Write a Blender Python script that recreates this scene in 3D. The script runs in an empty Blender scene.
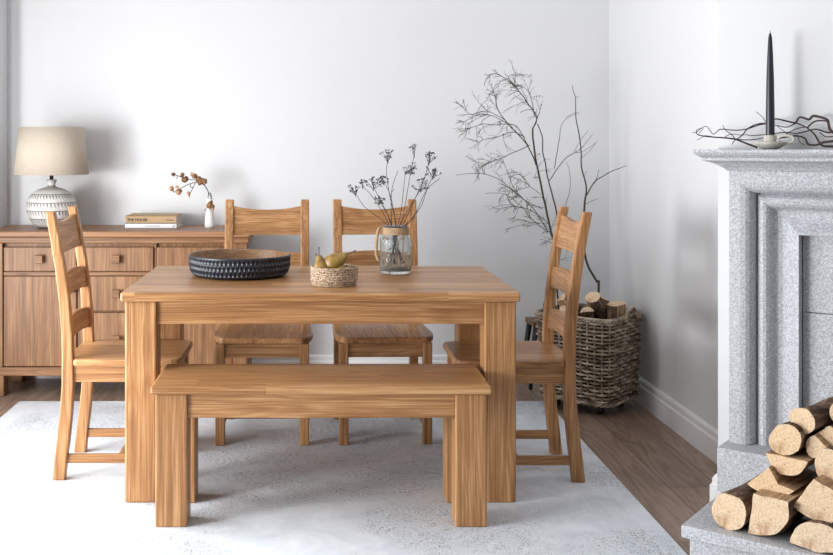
import bpy, bmesh, math, random
from mathutils import Vector, Matrix, noise
random.seed(7)
PI = math.pi
S = bpy.context.scene
C = S.collection
F = 1020.0            # focal length in pixels of the 833 px wide frame
HX, HY, CAMZ = 314.0, 149.0, 1.26

def Yz(py, z):
    return (CAMZ - z) * F / (py - HY)
def at(px, py, Y):
    return Vector(((px - HX) * Y / F, Y, CAMZ - (py - HY) * Y / F))

# ------------------------------------------------------------------ materials
MATS = {}
def new_mat(name):
    m = bpy.data.materials.new(name); m.use_nodes = True
    nt = m.node_tree
    b = nt.nodes['Principled BSDF']
    MATS[name] = m
    return m, nt, b
def nd(nt, t, **kw):
    n = nt.nodes.new(t)
    for k, v in kw.items():
        setattr(n, k, v)
    return n
def lk(nt, a, b): nt.links.new(a, b)
def math_n(nt, op, a, b=None, c=None):
    n = nd(nt, 'ShaderNodeMath', operation=op)
    for i, v in enumerate((a, b, c)):
        if v is None: continue
        if isinstance(v, (int, float)): n.inputs[i].default_value = v
        else: lk(nt, v, n.inputs[i])
    return n.outputs[0]
def ramp(nt, fac, stops, interp='LINEAR'):
    r = nd(nt, 'ShaderNodeValToRGB'); r.color_ramp.interpolation = interp
    e = r.color_ramp.elements
    while len(e) > 1: e.remove(e[-1])
    e[0].position = stops[0][0]; e[0].color = (*stops[0][1], 1)
    for p, c in stops[1:]:
        x = e.new(p); x.color = (*c, 1)
    lk(nt, fac, r.inputs[0]); return r.outputs[0]
def mixc(nt, fac, a, b, mode='MIX'):
    n = nd(nt, 'ShaderNodeMix', data_type='RGBA', blend_type=mode)
    for sock, v in ((n.inputs[0], fac), (n.inputs[6], a), (n.inputs[7], b)):
        if isinstance(v, (int, float)): sock.default_value = v
        elif isinstance(v, tuple): sock.default_value = (*v, 1)
        else: lk(nt, v, sock)
    return n.outputs[2]
def noise_n(nt, vec, scale, detail=3, rough=.5, dist=0):
    n = nd(nt, 'ShaderNodeTexNoise'); n.inputs['Scale'].default_value = scale
    n.inputs['Detail'].default_value = detail; n.inputs['Roughness'].default_value = rough
    n.inputs['Distortion'].default_value = dist
    if vec is not None: lk(nt, vec, n.inputs['Vector'])
    return n.outputs['Fac']
def mapping(nt, vec, scale=(1, 1, 1), loc=None):
    n = nd(nt, 'ShaderNodeMapping'); n.inputs['Scale'].default_value = scale
    lk(nt, vec, n.inputs['Vector'])
    if loc is not None: lk(nt, loc, n.inputs['Location'])
    return n.outputs[0]
def bump(nt, b, h, strength=.2, dist=.002):
    n = nd(nt, 'ShaderNodeBump'); n.inputs['Strength'].default_value = strength
    n.inputs['Distance'].default_value = dist
    lk(nt, h, n.inputs['Height']); lk(nt, n.outputs[0], b.inputs['Normal'])

def ramp_v(nt, v, a, b_):
    n = nd(nt, 'ShaderNodeMapRange', interpolation_type='SMOOTHSTEP')
    n.inputs['From Min'].default_value = a; n.inputs['From Max'].default_value = b_
    lk(nt, v, n.inputs['Value']); return n.outputs[0]

def simple(name, col, rough=.5, spec=.5, metal=0, nscale=None, namp=.15, bstr=0):
    m, nt, b = new_mat(name)
    b.inputs['Roughness'].default_value = rough
    b.inputs['Metallic'].default_value = metal
    b.inputs['Specular IOR Level'].default_value = spec
    b.inputs['Base Color'].default_value = (*col, 1)
    if nscale:
        tc = nd(nt, 'ShaderNodeTexCoord').outputs['Object']
        f = noise_n(nt, tc, nscale, 5, .6)
        c = ramp(nt, f, [(.3, tuple(x * (1 - namp) for x in col)), (.7, tuple(min(1, x * (1 + namp)) for x in col))])
        lk(nt, c, b.inputs['Base Color'])
        if bstr: bump(nt, b, f, bstr)
    return m

def oak(name, axis, dark, mid, light, stave=0.0, rough=.42, kscale=1.0):
    """oak with its grain running along local axis 0/1/2; stave = width of the glued boards"""
    m, nt, b = new_mat(name)
    tc = nd(nt, 'ShaderNodeTexCoord').outputs['Object']
    oi = nd(nt, 'ShaderNodeObjectInfo')
    rnd = math_n(nt, 'MULTIPLY', oi.outputs['Random'], 37.0)
    loc = nd(nt, 'ShaderNodeCombineXYZ')
    for i in range(3): lk(nt, rnd, loc.inputs[i])
    vec = tc
    sv = None
    if stave:
        sx = nd(nt, 'ShaderNodeSeparateXYZ'); lk(nt, tc, sx.inputs[0])
        cross = sx.outputs[1 if axis != 1 else 0]
        al = sx.outputs[axis]
        row = math_n(nt, 'FLOOR', math_n(nt, 'DIVIDE', cross, stave))
        wn0 = nd(nt, 'ShaderNodeTexWhiteNoise', noise_dimensions='1D'); lk(nt, row, wn0.inputs['W'])
        seg = math_n(nt, 'FLOOR', math_n(nt, 'ADD', math_n(nt, 'MULTIPLY', al, .9), math_n(nt, 'MULTIPLY', wn0.outputs[0], 5.0)))
        wn = nd(nt, 'ShaderNodeTexWhiteNoise', noise_dimensions='2D')
        cb = nd(nt, 'ShaderNodeCombineXYZ'); lk(nt, row, cb.inputs[0]); lk(nt, seg, cb.inputs[1]); lk(nt, cb.outputs[0], wn.inputs['Vector'])
        sv = wn.outputs['Value']
        off = math_n(nt, 'MULTIPLY', sv, 13.0)
        cb2 = nd(nt, 'ShaderNodeCombineXYZ')
        for i in range(3): lk(nt, off, cb2.inputs[i])
        va = nd(nt, 'ShaderNodeVectorMath', operation='ADD'); lk(nt, tc, va.inputs[0]); lk(nt, cb2.outputs[0], va.inputs[1])
        vec = va.outputs[0]
    k = kscale
    s1 = [8 * k] * 3; s1[axis] = .7 * k
    big = noise_n(nt, mapping(nt, vec, tuple(s1), loc.outputs[0]), 1.0, 2, .5, .6)
    # cathedral rings : contour lines of the stretched noise
    rings = math_n(nt, 'FRACT', math_n(nt, 'MULTIPLY', big, 13.0))
    tri = math_n(nt, 'ABSOLUTE', math_n(nt, 'SUBTRACT', math_n(nt, 'MULTIPLY', rings, 2.0), 1.0))
    s2 = [240.0] * 3; s2[axis] = 3.5
    fine = noise_n(nt, mapping(nt, vec, tuple(s2), loc.outputs[0]), 1.0, 3, .65)
    s3 = [50.0] * 3; s3[axis] = 1.2
    med = noise_n(nt, mapping(nt, vec, tuple(s3), loc.outputs[0]), 1.0, 3, .55)
    pores = ramp_v(nt, fine, .54, .40)
    f = math_n(nt, 'ADD', math_n(nt, 'MULTIPLY', tri, .17), math_n(nt, 'ADD', math_n(nt, 'MULTIPLY', fine, .52), math_n(nt, 'MULTIPLY', med, .52)))
    f = math_n(nt, 'SUBTRACT', f, math_n(nt, 'MULTIPLY', math_n(nt, 'MULTIPLY', pores, tri), .16))
    if sv is not None:
        f = math_n(nt, 'ADD', f, math_n(nt, 'MULTIPLY', math_n(nt, 'SUBTRACT', sv, .5), .26))
    col = ramp(nt, f, [(.30, dark), (.57, mid), (.88, light)])
    # knots
    kn = nd(nt, 'ShaderNodeTexVoronoi'); kn.inputs['Scale'].default_value = 1.0
    s4 = [5.0] * 3; s4[axis] = 2.2
    lk(nt, mapping(nt, vec, tuple(s4), loc.outputs[0]), kn.inputs['Vector'])
    kf = ramp(nt, kn.outputs['Distance'], [(.0, (1, 1, 1)), (.05, (.6, .6, .6)), (.10, (0, 0, 0))])
    col = mixc(nt, math_n(nt, 'MULTIPLY', kf, .7), col, tuple(x * .38 for x in dark))
    lk(nt, col, b.inputs['Base Color'])
    b.inputs['Roughness'].default_value = rough
    b.inputs['Specular IOR Level'].default_value = .4
    bump(nt, b, fine, .18, .001)
    return m

OD, OM, OL = (.155, .066, .023), (.365, .178, .070), (.60, .355, .17)
oakX = oak('oak_grain_x', 0, OD, OM, OL)
oakY = oak('oak_grain_y', 1, OD, OM, OL)
oakZ = oak('oak_grain_z', 2, OD, OM, OL)
oakTop = oak('oak_boards', 0, OD, OM, OL, stave=.075, rough=.36)
oakTopY = oak('oak_boards_seat', 0, OD, OM, OL, stave=.085, rough=.36)
SD, SM, SL = (.095, .042, .017), (.225, .108, .047), (.36, .20, .095)
sideX = oak('sideboard_oak_x', 0, SD, SM, SL)
sideZ = oak('sideboard_oak_z', 2, SD, SM, SL)
sideTop = oak('sideboard_oak_top', 0, SD, (.25, .12, .055), (.36, .19, .09), stave=.11)
opening_shade = simple('recess_shade', (.03, .018, .01), .8)  # near-black standing for the shade inside the fire opening
black_metal = simple('black_metal', (.012, .012, .014), .45)
black_wood = simple('black_wood', (.010, .009, .009), .45)
stool_wood = oak('stool_wood', 0, (.06, .03, .015), (.15, .08, .04), (.22, .13, .07))

def paint(name, col):
    m, nt, b = new_mat(name)
    tc = nd(nt, 'ShaderNodeTexCoord').outputs['Object']
    f = noise_n(nt, tc, 2.0, 3); g = noise_n(nt, tc, 220, 2)
    lk(nt, ramp(nt, f, [(.3, tuple(c * .985 for c in col)), (.7, col)]), b.inputs['Base Color'])
    b.inputs['Roughness'].default_value = .75; b.inputs['Specular IOR Level'].default_value = .25
    bump(nt, b, g, .05, .0006)
    return m
wall_m = paint('wall_paint', (.66, .665, .678))
ceil_m = paint('ceiling_paint', (.82, .82, .82))
trim_m = simple('trim_gloss_paint', (.76, .765, .775), .35, .5)

def floor_mat():
    m, nt, b = new_mat('floor_planks')
    tc = nd(nt, 'ShaderNodeTexCoord').outputs['Object']
    sx = nd(nt, 'ShaderNodeSeparateXYZ'); lk(nt, tc, sx.inputs[0])
    w = .19
    u = math_n(nt, 'DIVIDE', sx.outputs[0], w); row = math_n(nt, 'FLOOR', u)
    wn = nd(nt, 'ShaderNodeTexWhiteNoise', noise_dimensions='1D'); lk(nt, row, wn.inputs['W'])
    v = math_n(nt, 'ADD', math_n(nt, 'DIVIDE', sx.outputs[1], 1.3), math_n(nt, 'MULTIPLY', wn.outputs[0], 7.0))
    seg = math_n(nt, 'FLOOR', v)
    cb = nd(nt, 'ShaderNodeCombineXYZ'); lk(nt, row, cb.inputs[0]); lk(nt, seg, cb.inputs[1])
    wn2 = nd(nt, 'ShaderNodeTexWhiteNoise', noise_dimensions='2D'); lk(nt, cb.outputs[0], wn2.inputs['Vector'])
    off = nd(nt, 'ShaderNodeCombineXYZ'); o = math_n(nt, 'MULTIPLY', wn2.outputs['Value'], 20)
    for i in range(3): lk(nt, o, off.inputs[i])
    a = noise_n(nt, mapping(nt, tc, (9, .9, 1), off.outputs[0]), 1, 3, .55, 1.2)
    bnd = math_n(nt, 'ABSOLUTE', math_n(nt, 'SUBTRACT', math_n(nt, 'MULTIPLY', math_n(nt, 'FRACT', math_n(nt, 'MULTIPLY', a, 6)), 2), 1))
    fine = noise_n(nt, mapping(nt, tc, (150, 7, 1), off.outputs[0]), 1, 3, .6)
    f = math_n(nt, 'ADD', math_n(nt, 'MULTIPLY', bnd, .3), math_n(nt, 'ADD', math_n(nt, 'MULTIPLY', fine, .5), math_n(nt, 'MULTIPLY', wn2.outputs['Value'], .25)))
    col = ramp(nt, f, [(.2, (.135, .088, .062)), (.5, (.25, .172, .125)), (.85, (.37, .27, .205))])
    fr = math_n(nt, 'FRACT', u); edge = math_n(nt, 'MINIMUM', fr, math_n(nt, 'SUBTRACT', 1.0, fr))
    fv = math_n(nt, 'FRACT', v); ev = math_n(nt, 'MULTIPLY', math_n(nt, 'MINIMUM', fv, math_n(nt, 'SUBTRACT', 1.0, fv)), 6.8)
    e = math_n(nt, 'LESS_THAN', math_n(nt, 'MINIMUM', edge, ev), .012)
    col = mixc(nt, math_n(nt, 'MULTIPLY', e, .75), col, (.035, .022, .016))
    lk(nt, col, b.inputs['Base Color'])
    b.inputs['Roughness'].default_value = .38; b.inputs['Specular IOR Level'].default_value = .45
    bump(nt, b, f, .12, .001)
    return m
floor_m = floor_mat()

def rug_mat():
    m, nt, b = new_mat('distressed_rug')
    tc = nd(nt, 'ShaderNodeTexCoord').outputs['Object']
    big = noise_n(nt, tc, 1.7, 3, .6, .4)
    mid = noise_n(nt, tc, 7.0, 4, .65, 1.0)
    sp = noise_n(nt, tc, 150, 4, .8)
    weave = noise_n(nt, mapping(nt, tc, (30, 400, 1)), 1, 2, .5)
    # a faded floral medallion pattern: rings of a voronoi
    vo = nd(nt, 'ShaderNodeTexVoronoi'); vo.inputs['Scale'].default_value = 5.5
    lk(nt, tc, vo.inputs['Vector'])
    rings = math_n(nt, 'ABSOLUTE', math_n(nt, 'SINE', math_n(nt, 'MULTIPLY', vo.outputs['Distance'], 26.0)))
    pat = math_n(nt, 'ADD', math_n(nt, 'MULTIPLY', math_n(nt, 'MULTIPLY', ramp_v(nt, rings, .3, .95), ramp_v(nt, mid, .40, .62)), .55), math_n(nt, 'MULTIPLY', ramp_v(nt, noise_n(nt, tc, 19, 4, .7, 1.5), .48, .62), .55))
    wear = ramp_v(nt, big, .38, .56)
    # border band
    sx = nd(nt, 'ShaderNodeSeparateXYZ'); lk(nt, tc, sx.inputs[0])
    ax = math_n(nt, 'ABSOLUTE', math_n(nt, 'ADD', sx.outputs[0], .15))
    bx_ = math_n(nt, 'MULTIPLY', math_n(nt, 'GREATER_THAN', ax, 1.13), math_n(nt, 'LESS_THAN', ax, 1.24))
    by_ = math_n(nt, 'MULTIPLY', math_n(nt, 'GREATER_THAN', sx.outputs[1], 4.86), math_n(nt, 'LESS_THAN', sx.outputs[1], 5.03))
    bord = math_n(nt, 'MAXIMUM', bx_, by_)
    amt = math_n(nt, 'ADD', math_n(nt, 'MULTIPLY', math_n(nt, 'MULTIPLY', pat, wear), .75), math_n(nt, 'MULTIPLY', bord, .18))
    amt = math_n(nt, 'ADD', amt, math_n(nt, 'MULTIPLY', wear, .32))
    sps = ramp_v(nt, sp, .44, .60)
    fac = math_n(nt, 'MULTIPLY', sps, amt)
    base = ramp(nt, mid, [(.3, (.60, .64, .69)), (.7, (.76, .795, .84))])
    col = mixc(nt, fac, base, (.13, .135, .15))
    lk(nt, col, b.inputs['Base Color'])
    b.inputs['Roughness'].default_value = .95; b.inputs['Specular IOR Level'].default_value = .1
    bump(nt, b, math_n(nt, 'ADD', weave, sp), .3, .002)
    return m
rug_m = rug_mat()

def granite_mat(name, dk=1.0):
    m, nt, b = new_mat(name)
    tc = nd(nt, 'ShaderNodeTexCoord').outputs['Object']
    a = noise_n(nt, tc, 260, 3, .8); c = noise_n(nt, tc, 120, 2, .6)
    vo = nd(nt, 'ShaderNodeTexVoronoi'); vo.inputs['Scale'].default_value = 320; lk(nt, tc, vo.inputs['Vector'])
    sp = nd(nt, 'ShaderNodeSeparateColor'); lk(nt, vo.outputs['Color'], sp.inputs[0])
    f = math_n(nt, 'ADD', math_n(nt, 'MULTIPLY', a, .55), math_n(nt, 'MULTIPLY', sp.outputs[0], .5))
    col = ramp(nt, f, [(.22, tuple(x * dk for x in (.20, .205, .22))), (.42, tuple(x * dk for x in (.35, .36, .39))), (.62, tuple(x * dk for x in (.50, .515, .545))), (.85, tuple(x * dk for x in (.72, .73, .75)))])
    col = mixc(nt, .25, col, ramp(nt, c, [(.35, (.36, .375, .40)), (.65, (.56, .57, .60))]))
    lk(nt, col, b.inputs['Base Color']); b.inputs['Roughness'].default_value = .6
    bump(nt, b, a, .15, .0006)
    return m
granite = granite_mat('light_granite')

def log_mats():
    m, nt, b = new_mat('log_cut_end')
    tc = nd(nt, 'ShaderNodeTexCoord').outputs['Object']
    oi = nd(nt, 'ShaderNodeObjectInfo')
    sx = nd(nt, 'ShaderNodeSeparateXYZ'); lk(nt, tc, sx.inputs[0])
    cb = nd(nt, 'ShaderNodeCombineXYZ'); lk(nt, sx.outputs[0], cb.inputs[0]); lk(nt, sx.outputs[2], cb.inputs[1])
    w = noise_n(nt, tc, 22, 3, .6)
    ln = nd(nt, 'ShaderNodeVectorMath', operation='LENGTH'); lk(nt, cb.outputs[0], ln.inputs[0])
    r = math_n(nt, 'ADD', ln.outputs['Value'], math_n(nt, 'MULTIPLY', w, .012))
    rg = math_n(nt, 'ABSOLUTE', math_n(nt, 'SINE', math_n(nt, 'MULTIPLY', r, 620)))
    ang = math_n(nt, 'ARCTAN2', sx.outputs[2], sx.outputs[0])
    ray = noise_n(nt, None, 9, 2, .6); 
    sp = noise_n(nt, mapping(nt, tc, (190, 190, 190)), 1, 4, .8)
    f = math_n(nt, 'ADD', math_n(nt, 'MULTIPLY', rg, .09), math_n(nt, 'ADD', math_n(nt, 'MULTIPLY', sp, .80), math_n(nt, 'MULTIPLY', w, .25)))
    col = ramp(nt, f, [(.36, (.17, .09, .045)), (.46, (.48, .33, .20)), (.56, (.66, .51, .35)), (.74, (.78, .67, .52))])
    blot = noise_n(nt, tc, 14, 3, .6)
    col = mixc(nt, ramp_v(nt, blot, .5, .72), col, mixc(nt, 1.0, col, (.62, .50, .42), 'MULTIPLY'))
    tint = mixc(nt, math_n(nt, 'MULTIPLY', oi.outputs['Random'], .5), col, mixc(nt, 1.0, col, (1.0, .82, .58), 'MULTIPLY'))
    crk = ramp(nt, ln.outputs['Value'], [(.0, (1, 1, 1)), (.0022, (1, 1, 1)), (.004, (0, 0, 0))])
    tint = mixc(nt, math_n(nt, 'MULTIPLY', crk, .75), tint, (.14, .06, .03))
    lk(nt, tint, b.inputs['Base Color']); b.inputs['Roughness'].default_value = .85
    bump(nt, b, f, .35, .002)
    m2, nt, b = new_mat('log_bark')
    tc = nd(nt, 'ShaderNodeTexCoord').outputs['Object']
    f = noise_n(nt, mapping(nt, tc, (36, 10, 36)), 1, 5, .7, .8)
    col = ramp(nt, f, [(.32, (.02, .011, .008)), (.47, (.09, .048, .030)), (.58, (.22, .13, .08)), (.70, (.40, .28, .19))])
    lk(nt, col, b.inputs['Base Color']); b.inputs['Roughness'].default_value = .9
    bump(nt, b, f, .9, .006)
    m3, nt, b = new_mat('log_split_face')
    tc = nd(nt, 'ShaderNodeTexCoord').outputs['Object']
    f = noise_n(nt, mapping(nt, tc, (90, 6, 90)), 1, 4, .65, .4)
    col = ramp(nt, f, [(.30, (.16, .085, .045)), (.5, (.42, .26, .14)), (.7, (.62, .44, .27))])
    lk(nt, col, b.inputs['Base Color']); b.inputs['Roughness'].default_value = .8
    bump(nt, b, f, .5, .003)
    return m, m2, m3
log_end, log_bark, log_split = log_mats()

wick_m, nt, b = new_mat('grey_willow')
tc = nd(nt, 'ShaderNodeTexCoord').outputs['Object']
f = noise_n(nt, mapping(nt, tc, (14, 14, 60)), 1, 4, .65)
lk(nt, ramp(nt, f, [(.36, (.09, .062, .042)), (.5, (.30, .23, .165)), (.64, (.56, .47, .365))]), b.inputs['Base Color'])
b.inputs['Roughness'].default_value = .7; bump(nt, b, f, .3)
gap_shade_m = simple('weave_gap_shade', (.055, .038, .026), .9, nscale=30, namp=.4)  # dark brown standing for the shade seen between the strands
twig_m = simple('dark_twig_bark', (.045, .032, .026), .8, nscale=60, namp=.35)
twist_m = simple('twisted_branch_bark', (.035, .016, .014), .6, nscale=60, namp=.4)
flower_m = simple('dried_flower_stalk', (.022, .020, .024), .8)
shade_m, nt, b = new_mat('linen_lampshade')
tc = nd(nt, 'ShaderNodeTexCoord').outputs['Object']
wv = noise_n(nt, mapping(nt, tc, (40, 40, 500)), 1, 2, .5)
lk(nt, ramp(nt, wv, [(.3, (.47, .405, .33)), (.7, (.54, .47, .39))]), b.inputs['Base Color'])
b.inputs['Roughness'].default_value = .9; b.inputs['Specular IOR Level'].default_value = .1; bump(nt, b, wv, .2, .001)
brass_m = simple('aged_metal', (.16, .13, .09), .4, metal=1)

def lamp_ceramic():
    """white glazed pottery with brown incised ticks in bands"""
    m, nt, b = new_mat('incised_ceramic')
    tc = nd(nt, 'ShaderNodeTexCoord').outputs['Object']
    sx = nd(nt, 'ShaderNodeSeparateXYZ'); lk(nt, tc, sx.inputs[0])
    ang = math_n(nt, 'ARCTAN2', sx.outputs[1], sx.outputs[0])
    u = math_n(nt, 'MULTIPLY', ang, 44 / (2 * PI))
    v = math_n(nt, 'DIVIDE', math_n(nt, 'SUBTRACT', sx.outputs[2], .012), .0425)
    row = math_n(nt, 'FLOOR', v); fv = math_n(nt, 'FRACT', v)
    lean = math_n(nt, 'MULTIPLY', math_n(nt, 'SUBTRACT', fv, .5), .55)
    fu = math_n(nt, 'FRACT', math_n(nt, 'ADD', math_n(nt, 'ADD', u, lean), math_n(nt, 'MULTIPLY', row, .37)))
    du = math_n(nt, 'ABSOLUTE', math_n(nt, 'SUBTRACT', fu, .5))
    tick = math_n(nt, 'LESS_THAN', du, math_n(nt, 'MULTIPLY', math_n(nt, 'SUBTRACT', fv, .30), .42))
    tick = math_n(nt, 'MULTIPLY', tick, math_n(nt, 'MULTIPLY', math_n(nt, 'GREATER_THAN', fv, .36), math_n(nt, 'LESS_THAN', fv, .86)))
    line = math_n(nt, 'GREATER_THAN', fv, .90)
    wob = noise_n(nt, tc, 40, 3)
    fac = math_n(nt, 'MAXIMUM', math_n(nt, 'MULTIPLY', tick, .93), math_n(nt, 'MULTIPLY', line, .85))
    base = ramp(nt, wob, [(.3, (.50, .485, .46)), (.7, (.64, .63, .615))])
    lk(nt, mixc(nt, fac, base, (.075, .058, .048)), b.inputs['Base Color'])
    b.inputs['Roughness'].default_value = .45
    bump(nt, b, math_n(nt, 'SUBTRACT', 1.0, fac), .5, .003)
    return m
ceramic_m = lamp_ceramic()
white_cer = simple('white_ceramic', (.72, .72, .70), .35, nscale=25, namp=.04)
stone_cer = simple('speckled_stoneware', (.50, .48, .42), .5, nscale=120, namp=.2)
candle_m = simple('black_wax', (.014, .017, .026), .38, nscale=30, namp=.1)
bowl_out, nt, b = new_mat('carved_black_wood')
b.inputs['Base Color'].default_value = (.020, .025, .036, 1); b.inputs['Roughness'].default_value = .34  # bluish tint of the sheen put into the base colour
bowl_in = oak('bowl_inside_wood', 0, (.10, .05, .022), (.23, .12, .055), (.34, .2, .1), rough=.4)
sea_m, nt, b = new_mat('seagrass_coil')
tc = nd(nt, 'ShaderNodeTexCoord').outputs['Object']
f = noise_n(nt, mapping(nt, tc, (140, 140, 260)), 1, 4, .75, .6)
lk(nt, ramp(nt, f, [(.38, (.10, .055, .03)), (.49, (.36, .24, .15)), (.58, (.72, .60, .44))]), b.inputs['Base Color'])
b.inputs['Roughness'].default_value = .85; bump(nt, b, f, .9, .004)
pear_m, nt, b = new_mat('pear_skin')
tc = nd(nt, 'ShaderNodeTexCoord').outputs['Object']
f = noise_n(nt, tc, 22, 4, .6); g = noise_n(nt, tc, 350, 2)
c1 = ramp(nt, f, [(.32, (.17, .085, .022)), (.5, (.28, .165, .034)), (.68, (.37, .245, .05))])
lk(nt, mixc(nt, ramp_v(nt, g, .58, .66), c1, (.16, .09, .03)), b.inputs['Base Color'])
b.inputs['Roughness'].default_value = .42
stem_m = simple('pear_stem', (.05, .035, .015), .7)
jute_m = simple('jute_rope', (.43, .30, .18), .9, nscale=160, namp=.4, bstr=.6)
glass_m, nt, b = new_mat('ribbed_glass')
b.inputs['Base Color'].default_value = (.95, .99, .98, 1); b.inputs['Roughness'].default_value = .06
b.inputs['Transmission Weight'].default_value = 1; b.inputs['IOR'].default_value = 1.25
df = nd(nt, 'ShaderNodeBsdfTranslucent'); df.inputs[0].default_value = (.85, .88, .88, 1)
df2 = nd(nt, 'ShaderNodeBsdfDiffuse'); df2.inputs[0].default_value = (.75, .78, .79, 1)
ms0 = nd(nt, 'ShaderNodeMixShader'); lk(nt, df.outputs[0], ms0.inputs[1]); lk(nt, df2.outputs[0], ms0.inputs[2])
ms = nd(nt, 'ShaderNodeMixShader'); ms.inputs[0].default_value = .13
lk(nt, b.outputs[0], ms.inputs[1]); lk(nt, ms0.outputs[0], ms.inputs[2]); lk(nt, ms.outputs[0], nt.nodes['Material Output'].inputs[0])
book_tan = simple('tan_book_cloth', (.42, .28, .15), .7, nscale=200, namp=.06)
book_white = simple('white_book_cover', (.74, .745, .75), .5)
page_m, nt, b = new_mat('book_pages')
tc = nd(nt, 'ShaderNodeTexCoord').outputs['Object']
f = noise_n(nt, mapping(nt, tc, (2, 2, 900)), 1, 1)
lk(nt, ramp(nt, f, [(.4, (.42, .34, .27)), (.6, (.66, .60, .52))]), b.inputs['Base Color'])
ink_m = simple('black_ink', (.03, .02, .015), .7)
ink_g = simple('grey_ink', (.30, .30, .30), .7)
petal_m = simple('dried_petal', (.20, .095, .040), .8, nscale=70, namp=.5)
petal_l = simple('pale_dried_petal', (.46, .28, .15), .8, nscale=70, namp=.35)
greentwig = simple('flower_stalk', (.055, .050, .045), .8)

# ------------------------------------------------------------------ mesh helpers
class MB:
    def __init__(s): s.bm = bmesh.new(); s.mi = 0
    def face(s, vs, smooth=False):
        try: f = s.bm.faces.new(vs)
        except ValueError: return None
        f.material_index = s.mi; f.smooth = smooth; return f
    def box(s, x0, x1, y0, y1, z0, z1, M=None):
        v = [s.bm.verts.new((x, y, z)) for z in (z0, z1) for y in (y0, y1) for x in (x0, x1)]
        for q in ((0, 2, 3, 1), (4, 5, 7, 6), (0, 1, 5, 4), (2, 6, 7, 3), (0, 4, 6, 2), (1, 3, 7, 5)):
            s.face([v[i] for i in q])
        if M is not None:
            for a in v: a.co = M @ a.co
        return s
    def loft(s, rings, cap0=True, cap1=True, closed=True, smooth=False, loop=False):
        R = [[s.bm.verts.new(p) for p in r] for r in rings]
        n = len(R[0]); pairs = list(zip(R, R[1:]))
        if loop: pairs.append((R[-1], R[0])); cap0 = cap1 = False
        for a, b_ in pairs:
            for i in range(n if closed else n - 1):
                j = (i + 1) % n
                s.face([a[i], a[j], b_[j], b_[i]], smooth)
        if cap0: s.face(R[0][::-1])
        if cap1: s.face(R[-1])
        return s
    def tube(s, pts, rad, n=6, loop=False, flat=1.0, smooth=True):
        pts = [Vector(p) for p in pts]
        m = len(pts)
        if not hasattr(rad, '__len__'): rad = [rad] * m
        t0 = (pts[1] - pts[0]).normalized()
        up = Vector((0, 0, 1)) if abs(t0.z) < .9 else Vector((1, 0, 0))
        nrm = (up - t0 * up.dot(t0)).normalized()
        rings = []
        for i, p in enumerate(pts):
            if loop: t = (pts[(i + 1) % m] - pts[i - 1])
            else: t = pts[min(i + 1, m - 1)] - pts[max(i - 1, 0)]
            t = t.normalized() if t.length > 1e-9 else t0
            nrm = (nrm - t * nrm.dot(t))
            nrm = nrm.normalized() if nrm.length > 1e-6 else t.orthogonal().normalized()
            bn = t.cross(nrm)
            rings.append([p + (nrm * math.cos(2 * PI * k / n) + bn * math.sin(2 * PI * k / n) * flat) * rad[i] for k in range(n)])
        s.loft(rings, smooth=smooth, loop=loop)
        return s
    def lathe(s, prof, n=48, smooth=True, M=None, fn=None, cap0=True, cap1=True):
        """prof: (r,z); fn(theta,i,r,z)->(r,z)"""
        nv0 = len(s.bm.verts)
        rings = []
        for i, (r, z) in enumerate(prof):
            ring = []
            for k in range(n):
                th = 2 * PI * k / n
                rr, zz = fn(th, i, r, z) if fn else (r, z)
                p = Vector((rr * math.cos(th), rr * math.sin(th), zz))
                ring.append(M @ p if M is not None else p)
            rings.append(ring)
        s.loft(rings, smooth=smooth, cap0=cap0, cap1=cap1); return s
    def blob(s, c, r, sub=2, sc=(1, 1, 1), rough=.0, rot=None):
        g = bmesh.ops.create_icosphere(s.bm, subdivisions=sub, radius=1)
        for v in g['verts']:
            k = 1 + rough * (noise.noise(v.co * 2 + Vector(c) * 9))
            q = Vector((v.co.x * sc[0], v.co.y * sc[1], v.co.z * sc[2])) * r * k
            if rot is not None: q = rot @ q
            v.co = q + Vector(c)
        fs = set()
        for v in g['verts']: fs.update(v.link_faces)
        for f_ in fs: f_.smooth = True; f_.material_index = s.mi
        return s
    def build(s, name, mats, parent=None, bevel=0, seg=2, sub=0):
        bmesh.ops.recalc_face_normals(s.bm, faces=s.bm.faces)
        me = bpy.data.meshes.new(name); s.bm.to_mesh(me); s.bm.free()
        if not isinstance(mats, (list, tuple)): mats = [mats]
        for m in mats: me.materials.append(m)
        o = bpy.data.objects.new(name, me); C.objects.link(o)
        if parent is not None: o.parent = parent
        if bevel:
            bv = o.modifiers.new('edge', 'BEVEL'); bv.width = bevel; bv.segments = seg; bv.limit_method = 'ANGLE'
            bv.angle_limit = math.radians(40); bv.harden_normals = False
        if sub:
            sm = o.modifiers.new('smooth', 'SUBSURF'); sm.levels = sub; sm.render_levels = sub
        return o
def box(*a, **k): return MB().box(*a, **k)
def tag(o, label=None, cat=None, group=None, kind=None):
    if label: o['label'] = label
    if cat: o['category'] = cat
    if group: o['group'] = group
    if kind: o['kind'] = kind
    return o
def empty(name, loc, rz=0):
    o = bpy.data.objects.new(name, None); C.objects.link(o); o.location = loc; o.rotation_euler = (0, 0, rz)
    o.empty_display_size = .1
    return o
def struct(o): o['kind'] = 'structure'; return o
def copy_tree(o, parent=None):
    c = o.copy(); C.objects.link(c)
    if parent is not None: c.parent = parent
    for ch in [x for x in C.objects if x.parent == o]: copy_tree(ch, c)
    return c
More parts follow.
